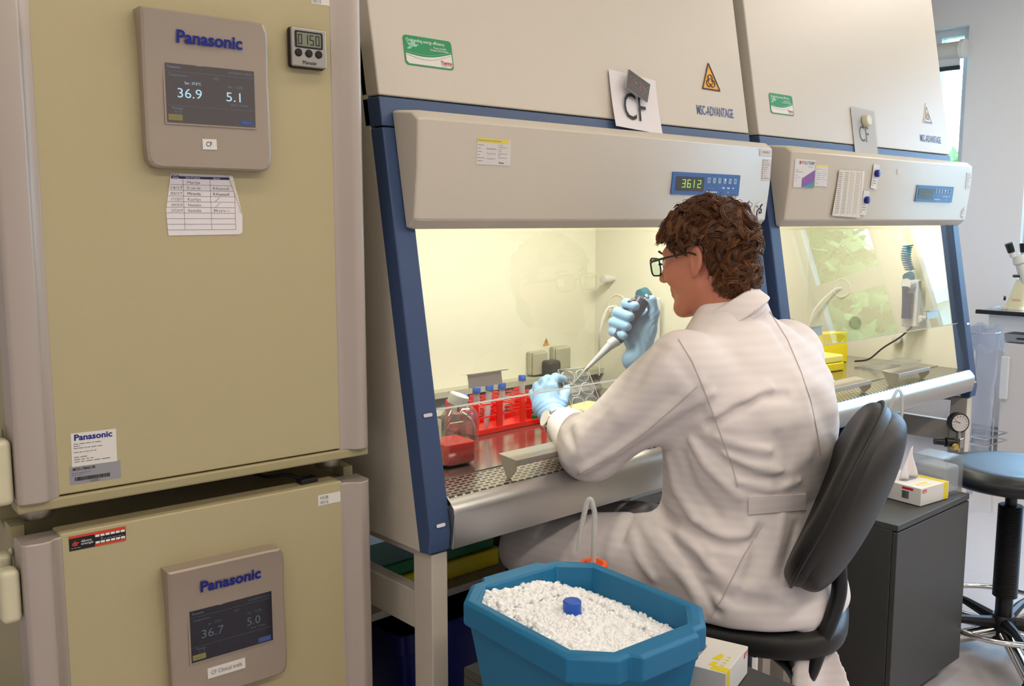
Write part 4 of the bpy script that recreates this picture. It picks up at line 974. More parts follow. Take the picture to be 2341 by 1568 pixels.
t = thing('ice_pellets', 'heap of white ice pellets filling the blue bucket', 'ice', BK, R(-4)); t['kind'] = 'stuff'
mb = MB(); ico = bmesh.new(); bmesh.ops.create_icosphere(ico, subdivisions=1, radius=1); iv = np.array([v.co[:] for v in ico.verts]); ifc = [tuple(v.index for v in f.verts) for f in ico.faces]; ico.free()
N = 26; gx = np.linspace(-.128, .128, N); gy = np.linspace(-.160, .160, N)
def inoct(x, y, a=.130, b=.162, c=.042): return abs(x) < a and abs(y) < b and abs(x)+abs(y) < a+b-c
vs = [(x, y, heap(x, y)-.002) for x in gx for y in gy]; fs = [(i*N+j, (i+1)*N+j, (i+1)*N+j+1, i*N+j+1) for i in range(N-1) for j in range(N-1) if inoct((gx[i]+gx[i+1])/2, (gy[j]+gy[j+1])/2, .126, .158)]
mb.add(vs, fs, 'ice', True)
rd = np.random.default_rng(12); cnt = 0
while cnt < 3600:
    x, y = rd.uniform(-.13, .13), rd.uniform(-.162, .162)
    if not inoct(x, y, .128, .160): continue
    edge = (x > .05 or y > .07 or x < -.1)
    s = rd.uniform(.0032, .0055)*(1.35 if edge else .85); q = rd.normal(size=(3, 3)); q, _ = np.linalg.qr(q)
    v = (iv*(1+rd.uniform(-.14, .14, len(iv)))[:, None]*np.array([s, s*.9, s*rd.uniform(.6, 1.3)]))@q+[x, y, heap(x, y)+rd.uniform(-.005, .007 if edge else .0)]
    mb.add(v.tolist(), ifc, 'ice', True); cnt += 1
o = mb.build('pellets', None, recalc=False); o.location = BK; o.rotation_euler = (0, 0, R(-4)); o.name = 'ice_pellets'; bpy.data.objects.remove(t); tag(o, 'heap of white ice pellets filling the blue bucket', 'ice', kind='stuff')
cpx = W(1308, 1371, 1.585); t = thing('screw_cap_vial', 'vial with a bright blue cap stuck upright in the ice', 'vial', (cpx[0], cpx[1], bz+.158))
MB().lathe([(.011, -.05), (.012, -.048), (.012, .006)], 'milky_plastic', seg=20).build('barrel', t)
MB().lathe([(.0150, .004), (.0158, .006), (.0155, .030), (.0140, .032)], 'cap_blue', seg=28).build('cap', t)
# aspirator bottle behind the bucket: orange cap and bent tube
bp = W(1356, 1289, 1.84)
def wash_bottle(x, y, z, ztop, label, pts):
    t = thing('wash_bottle', label, 'bottle', (x, y, z)); h = ztop-z
    MB().lathe([(.030, 0), (.034, .004), (.034, h*.55), (.022, h*.85), (.018, h-.012), (.018, h-.006)], 'milky_plastic').build('body', t)
    mb = MB(); mb.lathe([(.024, h-.012), (.0285, h-.010), (.0285, h), (.026, h+.003), (.019, h+.003), (.017, h-.001), (.005, h-.001)], 'orange_cap', seg=30)
    for a in range(0, 360, 45): mb.tube([(.018*math.cos(R(a)), .018*math.sin(R(a)), h+.0015), (.008*math.cos(R(a+25)), .008*math.sin(R(a+25)), h+.0015)], .0016, 'orange_cap', 6)
    mb.build('cap', t)
    MB().tube(bez(pts, 8), [.0052]*(8*(len(pts)-1)-8)+list(np.linspace(.0052, .003, 9)), 'tube_silicone', 12).build('spout_tube', t)
    return t
rv = Vector(RIGHT); 
wash_bottle(bp[0], bp[1], .582, bp[2], 'wash bottle with an orange cap and bent clear tube behind the ice bucket', [Vector((0, 0, bp[2]-.582))+rv*0, rv*.002+Vector((0, 0, .25)), rv*-.001+Vector((0, 0, .272)), rv*-.006+Vector((0, 0, .287)), rv*-.013+Vector((0, 0, .280)), rv*-.022+Vector((0, 0, .240)), rv*-.030+Vector((0, 0, .185))])
bp2 = W(2014, 1000, 3.02)
wash_bottle(bp2[0], bp2[1], .596, .68, 'second wash bottle, its bent tube rising behind the black chair back', [Vector((0, 0, .08)), Vector((-.025, -.055, .145)), Vector((-.035, -.078, .20)), rv*.0+Vector((-.035, -.078, .25)), rv*-.003+Vector((-.035, -.078, .278)), rv*-.014+Vector((-.035, -.078, .288)), rv*-.026+Vector((-.035, -.078, .265)), rv*-.042+Vector((-.035, -.078, .215))])
t = bucket(2.72, 1.52, .582, R(93), 'teal ice bucket half hidden behind the black chair back', hh=.140)
def wipes(x, y, z, rz, a, b, h, label, seed, left):
    t = thing('wipes_box', label, 'box', (x, y, z), rz); f = Fr((0, -b, 0)); g = Fr((-a, 0, 0), (0, -1, 0), (0, 0, 1)); tp = Fr((0, 0, h), (1, 0, 0), (0, 1, 0))
    MB().box((-a, -b, 0), (a, b, h), 'sticker_white').build('carton', t, .0012)
    mb = MB(); mb.obox(g, b-.030, b-.006, .001, h-.001, 0, .0004, 'yellow_strip') if False else None
    xa, xb = (-a+.003, -a+.020) if left else (a-.026, a-.004)
    mb.obox(f, xa, xb, .001, h, 0, .0004, 'yellow_plastic'); mb.obox(tp, xa, xb, -b, -b+.03 if left else b*.2, 0, .0004, 'yellow_plastic')
    for i in range(4): mb.prism([(-.010+i*.012-.03, -b+.012), (-.003+i*.012-.03, -b+.012), (-.006+i*.012-.03, -b+.020)], tp, 0, .0005, 'yellow_plastic')
    mb.prism([(-.045, -b+.026), (-.028, -b+.026), (-.031, -b+.034), (-.045, -b+.038)], tp, 0, .0005, 'yellow_plastic'); mb.prism([(-.020, -b+.026), (.0, -b+.024), (.008, -b+.032), (-.020, -b+.040)], tp, 0, .0005, 'yellow_plastic')
    mb.build('print', t)
    mb = MB(); q_ = f.at(a-.014, h-.010) if left else f.at(-a+.018, h-.010); mb.obox(q_, -.010, .010, -.0045, .0045, 0, .0005, 'ink_red'); mb.text('tork', q_, .0085, 'ink_white', z=.0008, bold=.03, w=.016)
    if not left: mb.obox(g, b-.06, b-.025, h-.012, h-.005, 0, .0005, 'ink_red')
    rd = random.Random(seed); xx = -.030
    while xx < -.008 and not left: w_ = rd.choice([.0006, .0012]); mb.obox(g, xx+b-.03, xx+w_+b-.03, h*.25, h*.68, 0, .0006, 'ink_black'); xx += w_+rd.choice([.0006, .001])
    mb.bars(g, -b+.01, b-.02, h*.10, 1, .002, .0010, 'ink_grey', seed=seed); mb.bars(tp, -.01, .03, b-.01, 1, .002, .0010, 'ink_light', seed=seed+1); mb.build('lettering', t)
    mb = MB(); mb.prism(rrect(-.04, .03, -.012, .012, .011), tp, .0002, .0006, 'skirting_grey'); mb.build('opening', t)
    return t
def tissue(t, w, h, z, lean, m='paper_white'):
    mb = MB(); n = 10; vs = []; rd = random.Random(3)
    for i in range(n+1):
        s = i/n; ww = w*(1-.9*s**1.6)*(.55+.9*s*(1-s)+.25*(1-s))
        for j in range(9):
            q = j/8-.5; vs.append((q*ww+lean*s*s, .006*math.sin(q*9+s*4)*(1.2-s)+.012*s, z+h*s*(1-.12*abs(q))))
    fs = [(i*9+j, i*9+j+1, (i+1)*9+j+1, (i+1)*9+j) for i in range(n) for j in range(8)]
    o = mb.add(vs, fs, m, True).build('tissue', t, recalc=False); sd = o.modifiers.new('s', 'SOLIDIFY'); sd.thickness = .0012
t = wipes(1.335, .985, .582, R(17), .062, .075, .052, 'white wipes carton with yellow print beside the blue ice bucket', 1, True); tissue(t, .035, .022, .052, -.008)
t = wipes(2.737, 1.262, .582, R(-7), .072, .085, .052, 'white and yellow wipes carton on the pedestal behind the chair', 2, False); tissue(t, .09, .095, .052, .03)
t = thing('clear_box', 'clear acrylic box of white wipes behind the carton on the far pedestal', 'box', (2.862, 1.236, .582), R(-7))
mb = MB()
for b in (((-.045, -.06, 0), (.045, -.0575, .11)), ((-.045, .0575, 0), (.045, .06, .11)), ((-.045, -.0575, 0), (-.0425, .0575, .11)), ((.0425, -.0575, 0), (.045, .0575, .11)), ((-.045, -.06, .11), (.045, .06, .113))): mb.box(*b, 'clear_plastic')
mb.build('case', t); MB().box((-.039, -.053, .003), (.039, .053, .085), 'milky_plastic').build('contents', t, .01)
# ================================================================ under the cabinets
t = thing('shelf', 'cream shelf board under the safety cabinet behind the bins', 'shelf', (1.70, 1.97, .44)); MB().box((-.55, -.12, 0), (.54, .115, .02), 'hood_beige').build('board', t, .002)
t = thing('yellow_crate', 'yellow and green plastic crate on the shelf in the shade under the cabinet', 'crate', (1.46, 1.985, .4605))
MB().box((-.20, -.09, 0), (.20, .09, .05), 'yellow_plastic').build('base', t, .006); MB().box((-.19, -.08, .05), (.19, .08, .085), 'green_plastic').build('insert', t, .006)
t = thing('grey_crate', 'dark grey crate on the shelf beside the yellow one', 'crate', (1.95, 1.985, .4605)); MB().box((-.20, -.08, 0), (.20, .08, .12), 'plug_black').build('shell', t, .008)
def bin_(x, y, w, d, h, rz, label):
    t = thing('storage_bin', label, 'bin', (x, y, 0), rz); rr = lambda a, b, z: [(px, py, z) for px, py in rrect(-a, a, -b, b, .03)]
    mb = MB(); loft(mb, [rr(w*.86, d*.86, .002), rr(w*.96, d*.96, h-.05), rr(w, d, h-.045), rr(w, d, h), rr(w-.008, d-.008, h), rr(w*.84, d*.84, .01)], 'navy_plastic'); mb.build('tub', t, ang=30)
    MB().tube(bez([(-w, -.05, h-.02), (-w-.022, -.045, h-.03), (-w-.026, 0, h-.034), (-w-.022, .045, h-.03), (-w, .05, h-.02)], 6), .007, 'navy_plastic', 8).build('handle', t)
bin_(1.475, 1.932, .235, .155, .41, 0, 'large navy blue plastic bin standing under the cabinet shelf')
t = thing('storage_bin', 'blue bin lid leaning at the foot of the navy bin', 'lid', (1.31, 1.69, 0), R(4)); t.name = 'bin_lid'; MB().box((-.11, -.006, .0), (.11, .006, .22), 'navy_plastic').build('panel', t, .003)
# pressure gauge and valve on the stand
gp = Vector((3.50, 1.44, .667)); t = thing('pressure_regulator', 'small pressure gauge with black valve mounted on the cabinet stand leg', 'gauge', (3.50, 1.44, .56))
gf = Vector((-.62, -.78, .05)).normalized()
MB().lathe([(.030, -.020), (.037, -.018), (.037, .006), (.034, .008), (.033, .004)], 'ped_dark', (0, 0, .107), gf, 32).build('gauge_case', t)
mb = MB(); mb.lathe([(.031, .0085), (.031, .0095)], 'sticker_clear', (0, 0, .107), gf, 28); gu = gf.cross(Vector((0, 0, 1))).normalized(); gv = Vector((0, 0, 1)); 
g0 = Vector((0, 0, .107))+gf*.010
for a in range(-130, 131, 26): mb.tube([g0-gu*math.sin(R(a))*.022+gv*math.cos(R(a))*.022, g0-gu*math.sin(R(a))*.028+gv*math.cos(R(a))*.028], .0008, 'ink_black', 4)
mb.tube([g0, g0+gu*.018+gv*.008], .0012, 'ink_black', 4); mb.build('dial', t)
MB().tube([(0, 0, .075), (0, 0, .0)], .010, 'satin_steel', 12).build('stem', t)
MB().box((-.016, -.016, .015), (.016, .016, .05), 'satin_steel').build('valve_block', t, .002)
MB().tube([(0, 0, .032), tuple(-rv*.045+Vector((0, 0, .034))), tuple(-rv*.05+Vector((0, 0, .034))), tuple(-rv*.085+Vector((0, 0, .038)))], [.014, .018, .012, .012], 'black_plastic', 16).build('valve_knob', t)
MB().lathe([(.012, 0), (.013, .012), (.009, .014)], 'brass', tuple(-rv*.02+Vector((0, 0, .02))+gf*.012), gf, 16).build('fitting', t)
MB().tube([(0, 0, .03), tuple(rv*.03+Vector((0, .02, .034)))], .008, 'satin_steel', 10).build('pipe', t)
# ================================================================ office chair
ST = np.array(W(1722, 1365, 2.14)); CX, CY = ST[0], ST[1]
BC = W(1957, 1148, 1.93)
br_ = R(-70); BF = FWD.copy(); BF[2] = 0; BF /= np.linalg.norm(BF); fdir = BF*math.cos(br_)+RIGHT*math.sin(br_); ldir = np.array([-fdir[1], fdir[0], 0.])
lean = R(23); ydir = fdir*math.cos(lean)+np.array([0, 0, 1])*math.sin(lean); zdir = np.array([0, 0, 1])*math.cos(lean)-fdir*math.sin(lean)
CM = np.stack([ldir, ydir, zdir], 1)
def back_local(P): return (P-BC)@CM
def f_pad(P):
    q = back_local(P); x, y, z = q[:, 0], q[:, 1], q[:, 2]; zz = z/.200
    A = .205-.055*np.clip(zz, 0, 1)**2-.03*np.clip(-zz, 0, 1)**3
    out = ((np.abs(x)/A)**2.6+(np.abs(z)/.203)**3.0)**(1/2.8); d1 = (out-1)*.15
    mid = -.005+.9*x*x-.020*np.cos(zz*1.7)+.02; th = .034*np.sqrt(np.clip(1-out**3, 0, 1))+.012
    d2 = np.abs(y-.020-mid*1.0)-th; return smax(d1, d2, .02)*.8
def f_shell(P):
    q = back_local(P); x, y, z = q[:, 0], q[:, 1], q[:, 2]; zz = z/.200
    A = .198-.050*np.clip(zz, 0, 1)**2-.035*np.clip(-zz, 0, 1)**3
    out = ((np.abs(x)/A)**2.6+(np.abs(z+.001)/.199)**2.9)**(1/2.8); d1 = (out-1)*.15
    mid = .9*x*x; bul = .046*np.clip(1-out**2, 0, 1)**.5+.010
    d2 = np.maximum(-(y-.010-mid+bul), y-mid-.030); return smax(d1, d2, .012)*.8
t = thing('office_chair', 'black padded office chair the person in the white coat sits on', 'chair', (CX, CY, 0))
sdf_obj('backrest', f_pad, BC-.32, BC+.32, .006, 'chair_fabric', t); sdf_obj('back_shell', f_shell, BC-.32, BC+.32, .006, 'chair_shell', t)
mb = MB()
for k_ in (1,):
    pts = []
    for a in np.linspace(0, 2*math.pi, 60, endpoint=False):
        c, s = math.cos(a), math.sin(a); rr = (abs(c)**2.6+abs(s)**3.0)**(-1/2.8); z = .205*s*rr; zz = z/.200; A = .205-.055*max(0, zz)**2-.03*max(0, -zz)**3; x = A*c*rr
        y = .020+(-.005+.9*x*x-.020*math.cos(zz*1.7)+.02); p = BC+ldir*x+ydir*y+zdir*z; pts.append(Vector(p)-Vector((CX, CY, 0)))
    mb.tube(pts, .004, 'chair_fabric', 8, closed=True)
mb.build('piping', t)
hh = .515
def f_seat(P):
    q = P-np.array([CX, CY, hh+.022]); q = q@np.stack([ldir, fdir, [0, 0, 1]], 1); out = ((np.abs(q[:, 0])/.215)**3+(np.abs(q[:, 1])/.205)**3)**(1/3)
    return smax((out-1)*.2, np.abs(q[:, 2])-.030, .03)*.9
sdf_obj('seat', f_seat, (CX-.28, CY-.28, hh-.06), (CX+.28, CY+.28, hh+.09), .008, 'chair_fabric', t)
o0 = Vector((CX, CY, 0)); fv = Vector(fdir); b0 = Vector(BC)-Vector(zdir)*.16-Vector(ydir)*.045-o0; b1 = Vector((0, 0, hh-.035))
bm_ = b0.lerp(b1, .5)-fv*.03
MB().tube(bez([Vector(W(1918, 1290, 1.97))-o0, Vector(W(1916, 1365, 1.96))-o0, Vector(W(1880, 1465, 1.95))-o0, Vector(W(1838, 1556, 1.97))-o0, Vector((0, 0, hh-.10))-fv*.08, Vector((0, 0, hh-.045))], 8), [.0165]*41, 'black_plastic', 12).build('back_bar', t)
MB().box((-.09, -.07, hh-.05), (.09, .07, hh-.012), 'black_plastic').build('seat_mechanism', t, .006)
MB().tube([(0, 0, hh-.04), (0, 0, .30)], .016, 'chrome', 16).build('gas_column', t)
MB().tube([(0, 0, .30), (0, 0, .09)], .027, 'black_plastic', 20).build('column_cover', t)
for i in range(5):
    a = R(20+72*i); c, s = math.cos(a), math.sin(a)
    lg = MB().tube([(0, 0, .10), (c*.15, s*.15, .095), (c*.30, s*.30, .070)], [.026, .020, .014], 'black_plastic', 10).build('base_arm', t)
    MB().lathe([(.020, -.016), (.025, -.013), (.025, .013), (.020, .016)], 'black_rubber', (c*.30, s*.30, .0255), (-s, c, 0), 20).build('castor', lg)
# ================================================================ laboratory stool
sp = V3(3.155, 1.12, 0); t = thing('lab_stool', 'black lab stool with a chrome foot ring standing by the right edge', 'stool', sp)
def f_stool(P):
    q = P-(sp+[0, 0, .60]); r = np.hypot(q[:, 0]*1.0, q[:, 1]); top = .028+.010*np.clip(r/.19, 0, 1)**2-.012*np.clip((r-.15)/.05, 0, 1)**2
    return smax((r-.215), np.maximum(q[:, 2]-top, -(q[:, 2]+.030+.0*r)), .035)*.9
sdf_obj('seat', f_stool, sp+[-.25, -.25, .53], sp+[.25, .25, .68], .007, 'stool_pu', t)
MB().lathe([(.10, .550), (.11, .555), (.11, .569), (.10, .571)], 'black_plastic', seg=30).build('seat_plate', t)
MB().tube([(0, 0, .555), (0, 0, .49)], .018, 'black_plastic', 16).build('upper_sleeve', t)
pr = []; z = .50
while z > .195: pr += [(.034, z), (.0375, z-.0025), (.034, z-.005)]; z -= .0065
MB().lathe(pr[::-1], 'black_rubber', seg=28).build('bellows', t)
MB().tube([(0, 0, .20), (0, 0, .08)], .026, 'black_plastic', 20).build('column', t)
MB().lathe([(.030, .045), (.042, .055), (.042, .12), (.032, .135)], 'black_plastic', seg=24).build('hub', t)
ring = [(.240*math.cos(R(a)), .240*math.sin(R(a)), .135) for a in range(0, 360, 8)]
MB().tube(ring, .0095, 'chrome', 12, closed=True).build('foot_ring', t)
for i in range(5):
    a = R(0+72*i); c, s = math.cos(a), math.sin(a)
    MB().tube([(c*.03, s*.03, .11), (c*.14, s*.14, .125), (c*.236, s*.236, .125)], [.020, .014, .010], 'black_plastic', 8).build('ring_spoke', t)
    lg = MB().tube([(c*.03, s*.03, .080), (c*.20, s*.20, .060), (c*.285, s*.285, .045)], [.022, .021, .018], 'chrome', 14).build('leg', t)
    MB().lathe([(.016, 0), (.020, .004), (.020, .030), (.016, .036)], 'black_rubber', (c*.285, s*.285, .0)).build('foot', lg)
# ================================================================ far corner: bench, fridge, microscope, waste bag
t = thing('lab_bench', 'grey-topped lab bench with a dark edge carrying the microscope', 'bench', (5.83, 1.45, 0))
MB().box((-.38, -.80, .888), (.39, .74, .910), 'table_edge').build('edge', t, .002); MB().box((-.374, -.794, .9102), (.384, .734, .9125), 'table_top').build('worktop', t)
MB().box((-.34, -.76, .80), (-.32, .68, .887), 'window_white').build('apron', t); 
for y in (-.74, .66):
    MB().box((.28, y, .03), (.33, y+.05, .887), 'window_white').build('leg', t, .003); MB().box((-.36, y, .003), (.38, y+.05, .03), 'skirting_grey').build('foot', t, .003)
t = thing('fridge', 'white under-bench fridge with a grey top strip below the microscope', 'fridge', (5.82, 1.72, 0))
MB().box((-.29, -.33, .02), (.29, .33, .785), 'cabinet_white').build('body', t, .006); MB().box((-.32, -.33, .03), (-.292, .33, .735), 'cabinet_white').build('door', t, .010, 3)
MB().box((-.322, -.33, .742), (-.295, .33, .785), 'skirting_grey').build('control_strip', t, .004); MB().box((-.325, .16, .758), (-.321, .26, .766), 'ink_black').build('lettering', t)
MB().box((-.345, .285, .42), (-.321, .328, .66), 'window_white').build('handle', t, .006)
for x in (-.25, .25):
    for y in (-.28, .28): MB().lathe([(.016, 0), (.016, .02)], 'black_rubber', (x, y, 0)).build('foot', t)
mp = np.array([5.62, 2.035, .9125]); t = thing('microscope', 'white stereo microscope with black eyepieces on the bench', 'microscope', mp); mv = lambda u, v, d=5.30: Vector(W(u, v, d)-mp)
ax = (mv(2313, 600)-mv(2330, 650))
mb = MB(); loft(mb, [[(x*.085, y*.06, .001) for x, y in rrect(-1, 1, -1, 1, .3)], [(x*.080, y*.055, .02) for x, y in rrect(-1, 1, -1, 1, .3)]], 'cream_plastic'); mb.build('base', t, ang=40)
mb = MB(); loft(mb, [[(x*.055+.01, y*.048, .0205) for x, y in rrect(-1, 1, -1, 1, .3)], [(x*.038+.012, y*.034-.012, .12) for x, y in rrect(-1, 1, -1, 1, .3)], [(x*.03+.012, y*.028-.02, .165) for x, y in rrect(-1, 1, -1, 1, .3)]], 'cream_plastic'); mb.build('arm', t, ang=40)
c0 = Vector((.012, -.045, .135)); c1 = c0+Vector((-.02, .035, .115)); c2 = c1+Vector((-.008, .014, .05))
MB().tube([c0, c1], [.034, .030], 'off_white', 20).build('zoom_body', t); MB().tube([c1, c1+(c2-c1)*.2, c2], [.030, .040, .034], 'off_white', 20).build('binocular_head', t)
for s in (-1, 1):
    e = c2+Vector((.004*s, 0, -.01))-Vector((0, 1, 0)).cross(Vector((0, 0, 1)))*0+Vector((.018*s, -.020*s, 0)); e2 = e+Vector((-.012+.008*s, .012-.008*s, .075))
    MB().tube([e, e.lerp(e2, .4)], [.016, .016], 'off_white', 14).build('eyepiece_tube', t); MB().tube([e.lerp(e2, .35), e2], [.019, .022], 'black_plastic', 16).build('eyepiece', t)
MB().tube([c0+Vector((0, 0, .05)), c0+Vector((-.055, .060, .05))], .008, 'black_plastic', 10).build('focus_knob', t)
mb = MB(); mb.lathe([(.012, 0), (.014, .012)], 'black_plastic', (-.03, .05, .06), (-.4, .9, 0), 14); mb.build('knob', t)
mb = MB(); fr_ = Fr((-.047, -.01, .055), (0, -1, 0), (0, 0, 1)); mb.text('Leica', fr_, .022, 'ink_red', z=.001); mb.build('lettering', t)
t = thing('plastic_sheet_bag', 'crumpled clear plastic bag lying on the left end of the bench', 'bag', (5.60, 2.10, .9125)); t.name = 'plastic_bag'
mb = MB(); rd = random.Random(4); n = 9; vs = [(-.10+.17*i/n+rd.uniform(-.004, .004), -.05+.10*j/n, .002+rd.uniform(0, .010)) for i in range(n+1) for j in range(n+1)]
mb.add(vs, [(i*(n+1)+j, (i+1)*(n+1)+j, (i+1)*(n+1)+j+1, i*(n+1)+j+1) for i in range(n) for j in range(n)], 'bag_plastic', True); mb.build('film', t, recalc=False)
# waste bag on a wire stand
t = thing('waste_bag_stand', 'chrome wire stand holding a clear waste bag past the farther cabinet', 'waste bag', (4.60, 1.835, 0))
mb = MB(); rings = []; rd = random.Random(8)
for i in range(15):
    s = i/14; z = .10+.80*s; rr = (.072+.022*math.sin(s*2.2))*(1-.75*(1-s)**6)
    rings.append([(rr*(1+.10*math.sin(a*5+s*6)+.05*math.sin(a*11+s*13))*math.cos(a), rr*(1+.10*math.sin(a*4-s*5)+.05*math.cos(a*9+s*11))*math.sin(a), z+.01*math.sin(a*6)) for a in np.linspace(0, 2*math.pi, 36, endpoint=False)])
loft(mb, rings, 'bag_plastic', True, False); rr2 = [[(p[0]*q, p[1]*q, p[2]-dz) for p in rings[-1]] for q, dz in ((1, 0), (1.14, -.01), (1.22, .04), (1.26, .10))]; loft(mb, rr2, 'bag_plastic', False, False); mb.build('bag', t, recalc=False)
MB().tube([(.098*math.cos(R(a)), .098*math.sin(R(a)), .885) for a in range(0, 360, 12)], .003, 'chrome', 8, closed=True).build('hoop', t)
for a in (20, 140, 200, 320): MB().tube([(.098*math.cos(R(a)), .098*math.sin(R(a)), .885), (.11*math.cos(R(a)), .11*math.sin(R(a)), .30), (.13*math.cos(R(a)), .13*math.sin(R(a)), .004)], .0035, 'chrome', 8).build('leg', t)
for z_ in (.40, .365): MB().tube([(-.10, -.11, z_), (.12, -.12, z_+.0), (.12, .09, z_), (-.10, .10, z_)], .004, 'chrome', 8, closed=True).build('wire_shelf', t)

# ================================================================ the seated person in the white coat
def nv(a): a = np.asarray(a, float); return a/np.linalg.norm(a)
def bear(deg): return BF*math.cos(R(deg))+RIGHT*math.sin(R(deg))
TF = bear(-47); TR = bear(43); ZU = V3(0, 0, 1)
PEL, WAI, CHE, SHO, NKB = W(1712, 1285, 2.13), W(1708, 1110, 2.14), W(1700, 925, 2.13), W(1688, 800, 2.13), W(1676, 712, 2.12)
SL_, EL_, WL_ = W(1566, 852, 1.99), W(1352, 1024, 2.10), W(1276, 966, 2.30)
SR_, ER_, WR_ = W(1796, 812, 2.27), W(1640, 905, 2.52), W(1470, 832, 2.43)
HPL, KNL = W(1655, 1290, 2.06), W(1212, 1245, 2.30)
HPR, KNR = W(1765, 1285, 2.22), W(1340, 1205, 2.50)
ANL, ANR = V3(KNL[0]+.02, KNL[1]-.02, .115), V3(KNR[0]+.02, KNR[1]-.02, .115)
foot = bear(-58)
# ---- head frame
HF = nv(bear(-54)*math.cos(R(11))-ZU*math.sin(R(11))); HL = nv(np.cross(ZU, HF)); HU = np.cross(HF, HL)
HL = nv(HL+HU*.03); HU = np.cross(HF, HL)
HC = W(1615, 594, 2.14); HS = 1.02
HM = np.stack([HL, HF, HU], 1)
def hw(x, y, z): return HC+HM@(V3(x, y, z)*HS)
def f_head(P):
    q = ((P-HC)@HM)/HS; ax = np.abs(q[:, 0]); m = np.stack([ax, q[:, 1], q[:, 2]], 1)
    d = s_ell(q, (0, -.014, .034), (.075, .096, .086))
    d = smin(d, s_ell(q, (0, .030, -.020), (.060, .060, .078)), .03)
    d = smin(d, s_seg(m, (.046, .0, -.055), (.022, .062, -.098), .022, .016), .03)
    d = smin(d, s_ell(q, (0, .068, -.098), (.026, .020, .020)), .022)
    d = smin(d, s_ell(m, (.040, .060, -.018), (.024, .024, .026)), .025)
    d = smin(d, s_seg(m, (.006, .088, .026), (.040, .074, .028), .010, .009), .014)
    d = smax(d, -s_ell(m, (.033, .104, .006), (.019, .020, .014)), .014)
    d = smin(d, s_seg(q, (0, .084, .022), (0, .108, -.022), .0075, .0095), .012)
    d = smin(d, s_ell(q, (0, .108, -.026), (.011, .012, .009)), .008)
    d = smin(d, s_ell(m, (.012, .096, -.028), (.007, .010, .007)), .006)
    d = smin(d, s_seg(q, (-.018, .082, -.054), (.018, .082, -.054), .0065), .008)
    d = smin(d, s_seg(q, (-.016, .080, -.066), (.016, .080, -.066), .0075), .008)
    d = smax(d, -s_seg(q, (-.024, .090, -.0600), (.024, .090, -.0600), .0022), .004)
    # ear
    e = m-V3(.079, -.012, -.004); c, s = math.cos(R(-12)), math.sin(R(-12)); e2 = np.stack([e[:, 0]-.25*e[:, 1]*-1*0+.30*e[:, 1], e[:, 1]*c-e[:, 2]*s, e[:, 1]*s+e[:, 2]*c], 1)
    ear = s_ell(e2, (0, 0, .002), (.0085, .0175, .031)); ear = smax(ear, -s_ell(e2, (.008, .003, .004), (.007, .0105, .020)), .004)
    ear = smin(ear, s_ell(e2, (-.001, .004, -.026), (.006, .009, .010)), .006)
    return smin(d, ear, .006)*HS
def f_neck(P):
    a = hw(0, -.030, -.045); return s_seg(P, a, NKB-ZU*.03+TF*.015, .057*HS, .066)
# ---- hands: lists of (points, radii)
RH = [ # right hand: palm, heel, thumb, four fingers wrapped round the handle
 ([W(1476, 735, 2.452), W(1466, 770, 2.445), W(1461, 800, 2.435), WR_], [.024, .031, .028, .029]),
 ([W(1456, 752, 2.455), W(1444, 775, 2.445)], [.020, .022]),
 ([W(1466, 790, 2.43), W(1485, 752, 2.43), W(1494, 716, 2.425), W(1490, 686, 2.420)], [.024, .0170, .0140, .0118]),
 ([W(1474, 716, 2.455), W(1447, 694, 2.465), W(1432, 694, 2.435), W(1452, 700, 2.396)], [.0130, .0118, .0118, .0108]),
 ([W(1466, 732, 2.460), W(1430, 712, 2.465), W(1412, 714, 2.435), W(1440, 724, 2.390)], [.0135, .0122, .0124, .0112]),
 ([W(1460, 750, 2.460), W(1420, 736, 2.465), W(1403, 737, 2.435), W(1434, 747, 2.390)], [.0130, .0118, .0120, .0108]),
 ([W(1454, 768, 2.455), W(1416, 757, 2.460), W(1402, 758, 2.432), W(1426, 768, 2.392)], [.0120, .0106, .0108, .0098])]
LH = [
 ([W(1258, 890, 2.345), W(1256, 925, 2.335), WL_], [.020, .027, .028]),
 ([W(1236, 903, 2.350), W(1240, 930, 2.340), W(1262, 955, 2.31)], [.020, .024, .026]),
 ([W(1270, 945, 2.33), W(1284, 922, 2.345), W(1290, 902, 2.365), W(1296, 890, 2.385)], [.019, .0140, .0120, .0108]),
 ([W(1266, 898, 2.345), W(1262, 872, 2.362), W(1270, 864, 2.390), W(1288, 868, 2.418)], [.0130, .0118, .0112, .0102]),
 ([W(1250, 896, 2.348), W(1244, 873, 2.370), W(1252, 868, 2.402), W(1276, 874, 2.432)], [.0132, .0122, .0116, .0104]),
 ([W(1235, 902, 2.352), W(1229, 884, 2.378), W(1238, 880, 2.410), W(1262, 886, 2.436)], [.0126, .0116, .0112, .0102]),
 ([W(1225, 915, 2.352), W(1219, 900, 2.378), W(1226, 896, 2.405), W(1246, 900, 2.428)], [.0116, .0106, .0100, .0092])]
def f_hand(P, H, off):
    d = None
    for k, (pts, rs) in enumerate(H):
        e = None
        for i in range(len(pts)-1):
            c = s_seg(P, pts[i], pts[i+1], rs[i]+off, rs[i+1]+off); e = c if e is None else smin(e, c, .006)
        d = e if d is None else smin(d, e, .014 if k < 3 else .0045)
    return d
def tfr(P, c): q = P-c; return q@TR, q@TF, q[:, 2]
